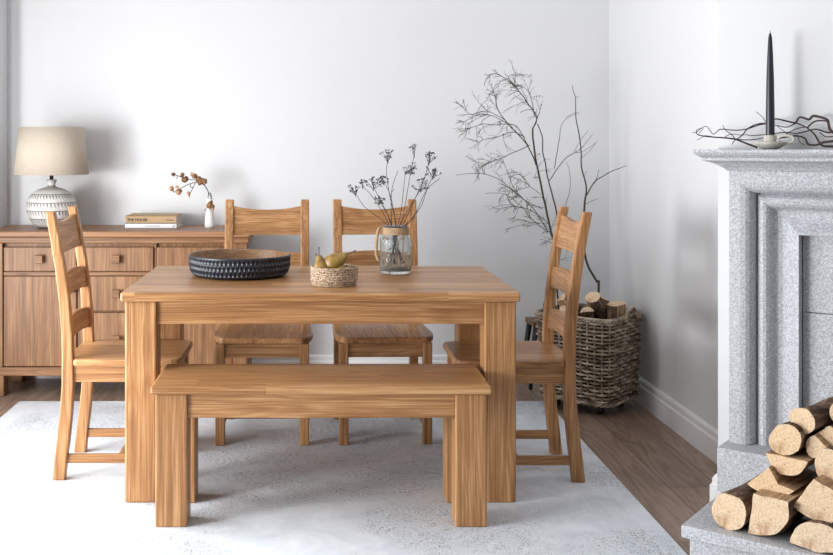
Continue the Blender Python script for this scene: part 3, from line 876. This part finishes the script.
# ------------------------------------------------------------------ wicker log basket
bcx, bcy, brot, bh = 1.358, 5.042, math.radians(-41), .200
t = empty('wicker_log_basket', (bcx, bcy, FZ), brot)
tag(t, 'square grey wicker log basket on black castors in the corner by the right wall', 'basket')
def rsq(u, h, rc):
    """rounded square: u in 0..1 -> point"""
    side = 2 * (h - rc); arc = PI * rc / 2; per = 4 * (side + arc); s_ = (u % 1) * per
    k = int(s_ // (side + arc)); s_ -= k * (side + arc)
    if s_ < side: p = Vector((-h + rc + s_, -h, 0)); nrm = Vector((0, -1, 0))
    else:
        a = (s_ - side) / rc; p = Vector((h - rc + rc * math.sin(a), -h + rc - rc * math.cos(a), 0)); nrm = Vector((math.sin(a), -math.cos(a), 0))
    Rm = Matrix.Rotation(k * PI / 2, 3, 'Z'); return Rm @ p, Rm @ nrm
zb, zt = .062, .452; NS = 40; ROWS = 22
def half(z): return bh * (.93 + .07 * (z - zb) / (zt - zb))
for nm, ph in (('woven_strands', 0),):
    m = MB()
    for r in range(ROWS):
        z = zb + .010 + (zt - zb - .02) * r / (ROWS - 1); h = half(z)
        P = []
        npt = NS * 4
        jit = random.uniform(0, 9)
        for k in range(npt):
            p, nr = rsq(k / npt, h, .065)
            w_ = math.cos(PI * (k / 4 + r)) * .0075
            wob = noise.noise(Vector((k * .05, r * 3.1, jit))) * .0025
            P.append(p + nr * w_ + Vector((0, 0, z + wob)))
        m.tube(P, .0058 + random.uniform(-.0009, .0009), 6, loop=True, flat=1)
    m.build('woven_strands', wick_m, t)
m = MB()
for k in range(NS):
    p0, n0 = rsq((k + .0) / NS, half(zb), .065); p1, n1 = rsq(k / NS, half(zt), .065)
    m.tube([p0 + Vector((0, 0, zb - .01)), p1 + Vector((0, 0, zt + .005))], .0048, 6)
m.build('stakes', wick_m, t)
m = MB()
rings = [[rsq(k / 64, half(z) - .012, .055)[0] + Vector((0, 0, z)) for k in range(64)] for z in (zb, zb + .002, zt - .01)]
m.loft(rings, cap1=False); m.build('gap_shade_liner', gap_shade_m, t)  # added liner; its dark colour paints shade behind the weave
m = MB()
for s_ in range(3):
    P = []
    for k in range(240):
        p, nr = rsq(k / 240, half(zt), .065); a = 2 * PI * (k / 240 * 30) + s_ * 2 * PI / 3
        P.append(p + nr * math.cos(a) * .008 + Vector((0, 0, zt + .004 + math.sin(a) * .008)))
    m.tube(P, .0068, 6, loop=True)
m.build('braided_rim', wick_m, t)
m = MB()
for s_ in range(2):
    P = []
    for k in range(160):
        p, nr = rsq(k / 160, half(zb) + .002, .065); a = 2 * PI * (k / 160 * 24) + s_ * PI
        P.append(p + nr * math.cos(a) * .005 + Vector((0, 0, zb - .004 + math.sin(a) * .005)))
    m.tube(P, .0058, 6, loop=True)
m.build('braided_foot', wick_m, t)
for sx in (-1, 1):
    m = MB()
    for s_ in range(2):
        P = []
        for k in range(41):
            a = PI * k / 40; c_ = k * .8 + s_ * PI
            P.append(Vector((sx * (half(zt) + .012 + .010 * math.sin(a)) + .004 * math.cos(c_), .055 * math.cos(a), zt - .01 + .062 * math.sin(a) + .004 * math.sin(c_))))
        m.tube(P, .0062, 6)
    m.build('handle', wick_m, t)
for sx in (-1, 1):
    for sy in (-1, 1):
        x, y = sx * .115, sy * .115
        c_ = MB().box(x - .020, x + .020, y - .016, y + .016, .040, .060).build('castor', black_metal, t, bevel=.003)
        m = MB(); M = Matrix.Translation((x, y, .023)) @ Matrix.Rotation(PI / 2, 4, 'Y')
        m.lathe([(.0005, -.012), (.020, -.012), (.023, -.008), (.023, .008), (.020, .012), (.0005, .012)], 24, M=M).build('castor_wheel', black_metal, c_)
# logs in the basket: (px,py) of end outline centre etc.
def ring_pts(c, r, n=14, sq=1.0, ph=0, a0=0, a1=2 * PI, plane=None):
    u, v = plane
    return [c + u * (r * math.cos(a0 + (a1 - a0) * k / n + ph)) + v * (r * sq * math.sin(a0 + (a1 - a0) * k / n + ph)) for k in range(n)]
def placed_log(c, axis, length, r, kind, label, group, roll=0):
    ax = Vector(axis).normalized(); u = ax.cross(Vector((0, 0, 1)))
    u = u.normalized() if u.length > .05 else Vector((1, 0, 0)); v = u.cross(ax)
    if kind == 'round':
        pts = ring_pts(Vector(c), r, 16, .95, 0, plane=(u, v)); fl_ = set()
    elif kind == 'half':
        n = 10; pts = [Vector(c) + u * (r * math.cos(roll + PI * k / n)) + v * (r * math.sin(roll + PI * k / n)) for k in range(n + 1)]; fl_ = {n}
    else:
        n = 6; pts = [Vector(c)] + [Vector(c) + u * (1.6 * r * math.cos(roll + PI / 2 * k / n)) + v * (1.6 * r * math.sin(roll + PI / 2 * k / n)) for k in range(n + 1)]; fl_ = {0, n + 1}
    return make_log('firewood_log', pts, fl_, None, ax, length, label, group)
GB = 'firewood in the wicker basket'
bc = Vector((bcx, bcy, 0))
placed_log(at(593, 297, 4.92), (.42, .55, -.72), .24, .036, 'round', 'round dark barked log sticking up in the middle of the wicker basket', GB)
placed_log(at(587, 312, 4.90), (.05, .80, -.60), .20, .036, 'half', 'split log with its pale end at the front edge of the wicker basket', GB, roll=.15)
cxy = [at(606, 300, 4.95), at(609, 300, 4.91), at(617, 300, 4.90), at(626, 300, 4.97), at(624, 300, 5.06), at(611, 300, 5.05)]
for p in cxy: p.z = .505
make_log('firewood_log', cxy, {2, 3}, None, (.01, .02, -1), .30, 'upright split log with pale right face, at the right of the wicker basket', GB)
placed_log(at(556, 301, 5.02), (.55, .05, -.75), .22, .040, 'quarter', 'dark log at the left of the wicker basket, seen between the chair slats', GB, roll=.4)
placed_log(at(567, 309, 4.96), (.10, .45, -.80), .22, .033, 'round', 'smaller log below the dark one at the left of the wicker basket', GB)
placed_log(at(603, 298, 5.15), (-.35, .05, -.85), .20, .034, 'round', 'log half hidden at the back of the wicker basket', GB)

# ------------------------------------------------------------------ small stool
t = empty('small_stool', (1.155, 5.43, FZ), math.radians(4))
tag(t, 'low dark wooden stool with black legs behind the right chair', 'stool')
sx_, sz_ = .10, .376
t.location = ((547 - HX) * 5.44 / F + .022, 5.46, FZ)
box(-.115, .09, -.08, .08, .330, .358).build('stool_seat', stool_wood, t, bevel=.004)
for a, b_ in ((-1, -1), (-1, 1), (1, -1), (1, 1)):
    m = MB(); x, y = a * .075 - .02, b_ * .06
    m.tube([(x, y, .33), (x + a * .022, y + b_ * .012, .16), (x + a * .034, y + b_ * .018, .006)], [.016, .014, .010], 10)
    m.blob((x + a * .035, y + b_ * .018, .012), .014, 1); m.build('leg', black_wood, t)
box(-.08, .04, -.055, .055, .315, .330).build('seat_frame', black_wood, t)

# ------------------------------------------------------------------ bare branches standing in the basket
def grow(m, p, d, length, r, droop, level, px=1.0):
    """a curving side twig"""
    n = 7; pts = [Vector(p)]; d = Vector(d).normalized()
    curl = Vector((random.uniform(-.14, .14), random.uniform(-.08, .08), random.uniform(-.16, .12)))
    for i in range(n):
        d = (d + curl + Vector((random.uniform(-.04, .04), random.uniform(-.04, .04), random.uniform(-.04, .04) - droop))).normalized()
        q = pts[-1] + d * length / n
        q.y = min(q.y, BW - .03); q.x = min(q.x, RW - .03)
        pts.append(q)
    m.tube(pts, [max(.0007, r * (1 - .7 * i / n)) for i in range(n + 1)], 4)
    if level > 0:
        for k in range(random.randint(2, 3)):
            i = random.randint(1, n - 2)
            dd = (pts[i + 1] - pts[i]).normalized()
            side = Vector((random.uniform(-1, 1), random.uniform(-.5, .5), random.uniform(-1, 1)))
            grow(m, pts[i], dd + side * .8, length * random.uniform(.3, .6), r * .7, droop * .7, level - 1)
ZK = 200 / 555.0
def br(x, y, Y): return at(440 + x * ZK, 50 + y * ZK, Y)
def branch(lines, label, Y, foot, twigs=0, prefer=None, droop=.0):
    t = empty('bare_branch', foot); tag(t, label, 'branch', 'bare branches standing in the wicker basket')
    m = MB(); main = MB(); off = Vector(foot)
    for li, (pts, r0, r1, dY) in enumerate(lines):
        W = []
        for i, p in enumerate(pts):
            if len(p) == 3: q = Vector(p)
            else:
                u = i / max(1, len(pts) - 1)
                q = br(p[0], p[1], Y + dY[0] + (dY[1] - dY[0]) * u)
            W.append(q - off)
        sp = smooth_path(W, 4)
        # slight knobbly kinks
        sp = [p + Vector((noise.noise(p * 17 + Vector((li, 0, 0))), 0, noise.noise(p * 17 + Vector((0, li, 5))))) * .004 for p in sp]
        (main if li < 2 else m).tube(sp, [r0 + (r1 - r0) * i / len(sp) for i in range(len(sp))], 6)
        if twigs and li >= 0:
            k = int(len(sp) * twigs)
            for _ in range(k):
                i = random.randint(len(sp) // 4, int(len(sp) * .82))
                d = (sp[i + 1] - sp[i]).normalized()
                side = Vector(prefer) + Vector((random.uniform(-.7, .7), random.uniform(-.5, .5), random.uniform(-.7, .7)))
                p = sp[i] + off
                tw = MB(); 
                # grow in world then shift back
                n0 = len(m.bm.verts)
                grow(m, p, d * .5 + side, random.uniform(.06, .15) * (1.15 - .8 * i / len(sp)), .0012, droop, 1)
                m.bm.verts.ensure_lookup_table()
                for v in m.bm.verts[n0:]: v.co -= off
                tw.bm.free()
    main.build('main_stem', twig_m, t); m.build('twigs', twig_m, t)
    return t
footA = Vector((1.20, 5.03, .10))
FA = (footA.x, footA.y, footA.z)
footB = Vector((1.23, 5.05, .10)); footC = Vector((bcx + .05, bcy + .02, .10)); FC = tuple(footC)
FB = (footB.x, footB.y, footB.z)
YB = 5.12
mouth = tuple(at(599, 289, 5.10))
branch([
  ([FA, tuple(at(554, 300, 5.06)), tuple(at(555, 270, 5.06)), (317, 540), (300, 470), (287, 410), (275, 350), (265, 300), (259, 250), (258, 215)], .0062, .0042, (.0, .0)),
  ([(258, 215), (268, 195), (262, 172), (245, 150), (225, 122), (205, 97), (175, 75), (150, 66), (130, 78), (122, 100)], .0036, .0010, (0, -.12)),
  ([(266, 320), (245, 268), (215, 232), (185, 200), (160, 165), (155, 135), (145, 110), (140, 95)], .0032, .0010, (0, -.1)),
  ([(258, 215), (272, 185), (282, 150)], .0022, .0010, (0, .05)),
  ([(262, 185), (255, 140), (245, 115), (225, 100), (200, 100)], .0020, .0008, (0, .06)),
  ([(205, 97), (190, 75), (210, 66), (237, 70)], .0014, .0007, (-.05, 0)),
  ([(245, 265), (215, 215), (180, 205), (150, 208), (118, 205), (85, 215), (60, 225), (47, 213)], .0022, .0008, (0, -.2)),
  ([(190, 205), (150, 185), (110, 180), (75, 195), (50, 220)], .0018, .0007, (-.05, -.25)),
  ([(175, 190), (130, 170), (85, 180), (65, 160), (70, 155)], .0016, .0007, (-.05, .1)),
  ([(250, 265), (215, 280), (170, 300), (130, 312), (95, 310), (72, 292)], .0022, .0008, (0, -.1)),
  ([(300, 505), (262, 445), (215, 400), (165, 360), (110, 342), (45, 348)], .0026, .0008, (0, -.22)),
  ([(295, 500), (255, 470), (230, 440), (180, 400), (125, 398)], .0020, .0008, (0, -.12)),
  ([(290, 470), (240, 440), (200, 430), (190, 400), (210, 370), (250, 340)], .0018, .0007, (0, .05)),
  ([(285, 440), (240, 420), (205, 380), (180, 320), (175, 300)], .0018, .0007, (0, -.02)),
  ([(300, 480), (250, 482), (190, 496)], .0014, .0007, (0, -.05)),
  ([(280, 400), (240, 370), (215, 340), (160, 350)], .0014, .0007, (0, .08)),
  ([(232, 240), (200, 228), (165, 240), (120, 250), (80, 275)], .0018, .0007, (0, -.1)),
 ], 'tall bare branch leaning left from the wicker basket, with dense fine twigs', YB, FA, .50, (-.25, 0, .02), .03)
branch([
  ([FB, tuple(at(558, 302, 5.10)), tuple(at(557, 268, 5.10)), (330, 500), (320, 435), (305, 380), (293, 325), (286, 280), (283, 240), (270, 205)], .0046, .0024, (.02, .05)),
  ([(303, 362), (322, 335), (350, 300), (385, 278), (408, 255), (424, 232)], .0026, .0009, (.04, .08)),
  ([(318, 330), (325, 280), (332, 240), (336, 210), (352, 190), (388, 172)], .0020, .0008, (.04, .0)),
  ([(372, 285), (400, 280), (437, 253)], .0014, .0007, (.05, .1)),
  ([(372, 285), (385, 258), (398, 240), (412, 222)], .0012, .0007, (.05, .1)),
  ([(345, 440), (358, 400), (362, 370), (358, 335), (350, 312)], .0016, .0008, (.02, .06)),
  ([(350, 188), (372, 175), (385, 182)], .0010, .0006, (0, .02)),
 ], 'slender middle branch in the wicker basket with a few long upright side shoots', YB + .02, FB, .03, (.3, 0, .6), -.02)
branch([
  ([FC, mouth, tuple(at(597, 282, 5.12)), tuple(at(587, 264, 5.14)), tuple(at(584, 240, 5.15)), (400, 440), (404, 410)], .0062, .0048, (.02, .02)),
  ([(404, 410), (407, 385), (398, 345), (390, 312), (392, 275), (385, 232), (378, 195), (377, 165), (376, 135), (370, 115), (367, 98)], .0042, .0012, (.02, -.05)),
  ([(404, 408), (418, 385), (432, 362), (455, 350), (480, 335), (500, 328), (518, 320)], .0034, .0010, (.02, -.05)),
  ([(428, 370), (436, 350), (442, 332)], .0018, .0010, (.02, .02)),
  ([(406, 425), (422, 418), (440, 412)], .0014, .0008, (.02, .0)),
  ([(376, 135), (386, 128)], .0014, .0009, (.0, .0)),
  ([(400, 350), (408, 335)], .0012, .0008, (.0, .0)),
  ([(390, 300), (410, 285), (435, 255)], .0012, .0007, (.0, .06)),
 ], 'thick forked branch at the right of the wicker basket, bare and nearly upright', YB + .03, FC, 0, (.3, 0, .5))

# ------------------------------------------------------------------ fireplace (local: x along the face, -y outwards)
def fp_empty(name): return empty(name, P0, fp_rot)
def fab(px, b_):
    k = (px - HX) / F
    return (k * P0.y - P0.x + b_ * (sn - cs * k)) / (cs + sn * k)
def fworld(a, b_, z): return Vector((P0.x + cs * a - sn * b_, P0.y - sn * a - cs * b_, z))
def fpt(px, py, b_):
    a = fab(px, b_); w_ = fworld(a, b_, 0); return a, CAMZ - (py - HY) * w_.y / F
A0, A1 = .067, 1.475
t = fp_empty('fireplace_surround'); t.location.z = 0
tag(t, 'light grey granite fireplace surround with stepped mantel on the angled chimney breast', 'fireplace')
HZ = .122; PZ = .268; MZ0, MZ1 = 1.187, 1.2585
prof = [(0, 0), (0, .100), (.040, .100), (.058, .0965), (.070, .089), (.079, .077), (.083, .062), (.084, .048), (.086, .050),
        (.092, .058), (.101, .0665), (.112, .0695), (.122, .067), (.131, .059), (.138, .047), (.143, .036),
        (.152, .030), (.168, .029), (.186, .034), (.204, .044), (.220, .055), (.232, .060), (.232, .002), (.16, 0)]
prof = [(tt * .905, bb) for tt, bb in prof]
m = MB(); rings = [[], [], [], []]
for tt, bb in prof:
    rings[0].append((A0 + tt, -bb, PZ)); rings[1].append((A0 + tt, -bb, MZ0 - tt)); rings[2].append((A1 - tt, -bb, MZ0 - tt)); rings[3].append((A1 - tt, -bb, PZ))
m.loft(rings); o = m.build('moulded_frame', granite, t, bevel=.0015, seg=1)
steps = [(.090, 0), (.090, -.010), (.084, -.018), (.068, -.028), (.066, -.038), (.050, -.042), (.040, -.046), (.030, -.052), (.015, -.061), (.008, -.068), (.006, -.0715)]
m = MB(); rings = []
for e, z in steps:
    rings.append([(A0 - e, -.001, MZ1 + z), (A0 - e, -.10 - e, MZ1 + z), (A1 + e, -.10 - e, MZ1 + z), (A1 + e, -.001, MZ1 + z)])
m.loft(rings).build('mantel_shelf', granite, t, bevel=.0015, seg=1)
for a, b_ in ((.053, .320), (A1 - .25, A1 + .022)):
    box(a, b_, -.18, -.001, HZ, PZ).build('plinth_block', granite, t, bevel=.003)
# slip panels inside the frame, with joints
top_in = MZ0 - .210
box(A0 + .212, A0 + .39, -.020, -.001, PZ, .72).build('slip_panel', granite, t, bevel=.002)
box(A0 + .212, A0 + .39, -.020, -.001, .722, top_in - .002).build('slip_panel', granite, t, bevel=.002)
box(A1 - .39, A1 - .212, -.020, -.001, PZ, .72).build('slip_panel', granite, t, bevel=.002)
box(A1 - .39, A1 - .212, -.020, -.001, .722, top_in - .002).build('slip_panel', granite, t, bevel=.002)
box(A0 + .392, A1 - .392, -.020, -.001, .80, top_in - .002).build('slip_panel', granite, t, bevel=.002)
box(A0 + .392, A1 - .392, -.004, -.001, HZ, .80).build('opening_shade_panel', opening_shade, t)  # flat panel, no recess; the opening's shade is in its colour
t = fp_empty('hearth'); tag(t, 'raised grey granite hearth slab carrying the stacked firewood', 'hearth')
box(.067, 1.485, -.563, -.001, HZ - .038, HZ).build('hearth_slab', granite, t, bevel=.004)
box(.087, 1.465, -.545, -.001, FZ, HZ - .038).build('hearth_base', granite, t, bevel=.002)

# firewood stacked on the hearth
ZL = 163 / 517.0
def lg_(poly, bb, flat, label, length=.26, ang=7, circle=None, lift=0):
    pts = []
    if circle:
        x, y, rx, ry = circle; poly = [(x + rx * math.cos(2 * PI * k / 18), y - ry * math.sin(2 * PI * k / 18)) for k in range(18)]
    for x, y in poly:
        a, z = fpt(670 + x * ZL, 380 + y * ZL, bb); pts.append(fworld(a, bb, max(z, HZ + .003)))
    d = math.atan2(.685, .73) if False else math.radians(51 - ang)
    make_log('firewood_log', pts, flat, None, (math.cos(d), math.sin(d), 0), length, label, 'firewood stacked on the hearth')
lg_(None, .515, set(), 'round log at the lower left end of the hearth pile, with peeling bark', circle=(188, 420, 63, 58), length=.27)
lg_([(262, 362), (378, 385), (382, 440), (352, 488), (300, 503), (245, 487)], .520, {0, 5}, 'squarish split log second from the left in the bottom row on the hearth', length=.26)
lg_([(242, 332), (312, 276), (345, 330), (398, 350), (352, 377), (288, 366)], .455, {0, 1, 2}, 'wedge shaped split log on the left round log, leaning left', length=.22)
lg_([(298, 232), (330, 236), (380, 245), (440, 258), (436, 285), (400, 305), (360, 308), (325, 285), (305, 262)], .435, {0, 1, 2}, 'half round log with flat side up below the upper left round log', length=.20)
lg_(None, .425, set(), 'round pale log at the upper left of the hearth pile', circle=(364, 190, 54, 49), length=.19)
lg_([(372, 105), (405, 90), (435, 88), (460, 105), (470, 140), (455, 165), (420, 168), (395, 155), (378, 130)], .400, set(), 'dark barked log on the very top of the hearth pile', length=.25, ang=14)
lg_([(422, 178), (458, 174), (498, 212), (478, 240), (456, 262), (438, 242), (426, 215)], .405, {1}, 'small split log right of the upper left round log', length=.18)
lg_([(466, 168), (505, 148), (545, 160), (548, 205), (520, 222), (490, 205)], .385, {0, 5}, 'split log end high at the right, below the reddish one', length=.16)
lg_([(452, 275), (468, 235), (500, 218), (540, 225), (562, 262), (556, 300), (520, 325), (475, 318)], .435, set(), 'orange toned round log at the right edge of the picture', length=.20)
lg_([(455, 316), (560, 372), (560, 420), (530, 455), (500, 466), (440, 445), (384, 402)], .500, {0, 6}, 'large split log with a corner pointing up in the middle of the hearth pile', length=.24)
lg_([(378, 492), (398, 462), (440, 448), (490, 452), (530, 476), (550, 520), (540, 556), (460, 545), (378, 518)], .535, {7}, 'half round log lying flat side down at the lower right of the hearth pile', length=.27)
lg_([(508, 92), (535, 70), (575, 80), (590, 120), (570, 150), (530, 148), (510, 125)], .365, set(), 'reddish log end at the upper right edge of the hearth pile', length=.15)
lg_([(570, 420), (640, 400), (690, 450), (680, 540), (610, 560), (566, 500)], .515, {0, 5}, 'thick split log at the lower right corner, beyond the half round one', length=.26)
lg_([(572, 285), (620, 262), (668, 285), (672, 350), (625, 392), (575, 352)], .470, set(), 'round log at the right edge of the picture, above the thick split one', length=.22)

# ------------------------------------------------------------------ mantel ornaments
def on_mantel(px, py, b_):
    a, z = fpt(px, py, b_); return fworld(a, b_, z)
hb = .10
hp = on_mantel(770.2, 147, hb); hp.z = MZ1
t = deco('candle_holder', hp, 'small stoneware chamberstick with ring handle on the mantel', 'candle holder')
s_ = hp.y / F
MB().lathe([(.0005, 0), (.022, 0), (.030, .004), (.044, .014), (.056, .022), (.0555, .0245), (.040, .018), (.022, .015), (.0185, .020), (.0195, .044), (.0175, .047), (.0155, .046), (.0150, .030), (.0005, .030)], 48).build('dish', stone_cer, t)
m = MB(); M3 = Matrix.Rotation(fp_rot, 3, 'Z')
ringc = Vector((.050, -.005, .033))
m.tube([M3 @ (ringc + Vector((.024 * math.cos(a), 0, .0125 * math.sin(a)))) for a in [2 * PI * k / 28 for k in range(28)]], .0038, 8, loop=True)
m.build('ring_handle', stone_cer, t)
t = deco('taper_candle', hp + Vector((0, 0, .0305)), 'tall black taper candle standing in the stoneware holder', 'candle')
top = CAMZ - (31.5 - HY) * s_ - MZ1 - .0305
MB().lathe([(.0005, 0), (.0138, 0), (.0138, .02), (.0134, .10), (.0118, .20), (.0090, .28), (.0062, top - .022), (.0030, top - .006), (.0005, top - .004)], 24).build('candle_body', candle_m, t)
MB().tube([(0, 0, top - .008), (.0006, 0, top + .004)], .0009, 5).build('wick', black_wood, t)
KM = 143 / 794.0
def twisted(name, label, base, lines, bb):
    f0 = on_mantel(690 + base[0] * KM, 100 + base[1] * KM, bb); f0.z = MZ1
    t = empty('twisted_branch', f0); tag(t, label, 'branch', 'twisted branches lying on the mantel')
    for nm, sel in (('main_stem', lines[:1]), ('twigs', lines[1:])):
        m = MB()
        for pts, r0, r1, b0, b1 in sel:
            W = []
            for i, (x, y) in enumerate(pts):
                b_ = b0 + (b1 - b0) * i / (len(pts) - 1)
                q = on_mantel(690 + x * KM, 100 + y * KM, b_); q.z = max(q.z, MZ1 + .0035); W.append(q - f0)
            sp = smooth_path(W, 4); m.tube(sp, [r0 + (r1 - r0) * i / len(sp) for i in range(len(sp))], 6)
        m.build(nm, twist_m, t)
twisted('a', 'thin twisted dark branch trailing over the left end of the mantel', (370, 262), [
  ([(374, 264), (310, 240), (250, 218), (190, 210), (130, 206), (75, 200), (40, 190), (38, 165), (65, 158)], .0034, .0010, .060, .12),
  ([(430, 128), (370, 135), (320, 160), (290, 195), (255, 217), (230, 190), (200, 170), (180, 140)], .0026, .0009, .055, .08),
  ([(350, 150), (310, 162), (250, 168), (172, 162), (150, 175), (130, 190), (112, 170), (92, 147), (65, 155), (35, 180), (12, 180)], .0020, .0009, .050, .12),
  ([(255, 217), (242, 232), (232, 248)], .0018, .0010, .07, .07), ([(130, 205), (80, 198), (62, 212), (38, 222)], .0014, .0008, .10, .12),
  ([(190, 210), (225, 190), (290, 195), (310, 190)], .0014, .0010, .07, .05), ([(75, 158), (50, 190), (80, 205)], .0012, .0008, .12, .12),
  ([(255, 217), (310, 222), (380, 216), (430, 200)], .0020, .0012, .06, .04)], .06)
twisted('b', 'thick contorted dark branch lying behind the candle towards the right of the mantel', (790, 258), [
  ([(850, 200), (800, 182), (775, 160), (765, 115), (740, 100), (685, 88), (660, 108), (610, 95), (585, 125), (540, 118), (475, 105), (440, 128), (400, 135), (350, 150)], .0050, .0018, .050, .040),
  ([(840, 225), (800, 228), (740, 235), (700, 250), (655, 245), (640, 215), (600, 200), (540, 205), (480, 215)], .0046, .0020, .08, .05),
  ([(860, 262), (800, 258), (740, 255), (715, 230), (690, 190), (650, 155), (590, 128), (540, 120)], .0042, .0016, .06, .045),
  ([(860, 185), (800, 178), (760, 180), (700, 162), (640, 175), (590, 185), (520, 180), (440, 190), (340, 198), (310, 190)], .0032, .0010, .05, .03),
  ([(650, 155), (690, 120), (740, 115), (768, 120)], .0030, .0022, .05, .05),
  ([(590, 128), (540, 150), (500, 145), (430, 128), (400, 92), (368, 65)], .0020, .0010, .045, .03),
  ([(720, 180), (760, 205), (820, 195)], .0022, .0016, .07, .09), ([(600, 200), (610, 235), (640, 250)], .0014, .0008, .07, .09),
  ([(640, 150), (590, 160), (540, 185), (500, 215)], .0020, .0010, .05, .04), ([(480, 140), (510, 165), (550, 190), (600, 195)], .0012, .0008, .045, .05)], .07)

# ------------------------------------------------------------------ light
def area(name, loc, rot, sx, sy, power, col):
    l = bpy.data.lights.new(name, 'AREA'); l.shape = 'RECTANGLE'; l.size = sx; l.size_y = sy; l.energy = power; l.color = col
    o = bpy.data.objects.new(name, l); C.objects.link(o); o.location = loc; o.rotation_euler = rot; return o
# daylight through the window in the left wall
area('window_daylight', (LW - .25, 3.3, .95), (0, -PI / 2, 0), 1.6, 2.0, 100, (.96, .98, 1.0))
k_ = area('low_daylight', (-4.0, 1.4, .95), (0, 0, 0), 1.3, 1.1, 178, (.99, .99, .99))
k_.rotation_euler = (Vector((.3, 4.0, .7)) - k_.location).to_track_quat('-Z', 'Z').to_euler()
W = bpy.data.worlds.new('World'); S.world = W; W.use_nodes = True
bg = W.node_tree.nodes['Background']; bg.inputs[0].default_value = (.86, .93, 1.0, 1); bg.inputs[1].default_value = .34

# ------------------------------------------------------------------ camera
cam = bpy.data.cameras.new('Camera'); co = bpy.data.objects.new('Camera', cam); C.objects.link(co)
co.location = (0, 0, CAMZ); co.rotation_euler = (PI / 2, 0, 0)
cam.sensor_width = 36; cam.lens = F / 833 * 36
cam.shift_x = (416.5 - HX) / 833; cam.shift_y = (HY - 277.5) / 833
cam.clip_start = .05
S.camera = co
S.view_settings.view_transform = 'Standard'; S.view_settings.look = 'None'; S.view_settings.gamma = 1
S.view_settings.use_curve_mapping = False
S.view_settings.exposure = 0.03
S.cycles.use_denoising = True
try: S.cycles.denoiser = 'OPENIMAGEDENOISE'
except Exception: pass
S.cycles.max_bounces = 8; S.cycles.diffuse_bounces = 5; S.cycles.caustics_refractive = False; S.cycles.caustics_reflective = False
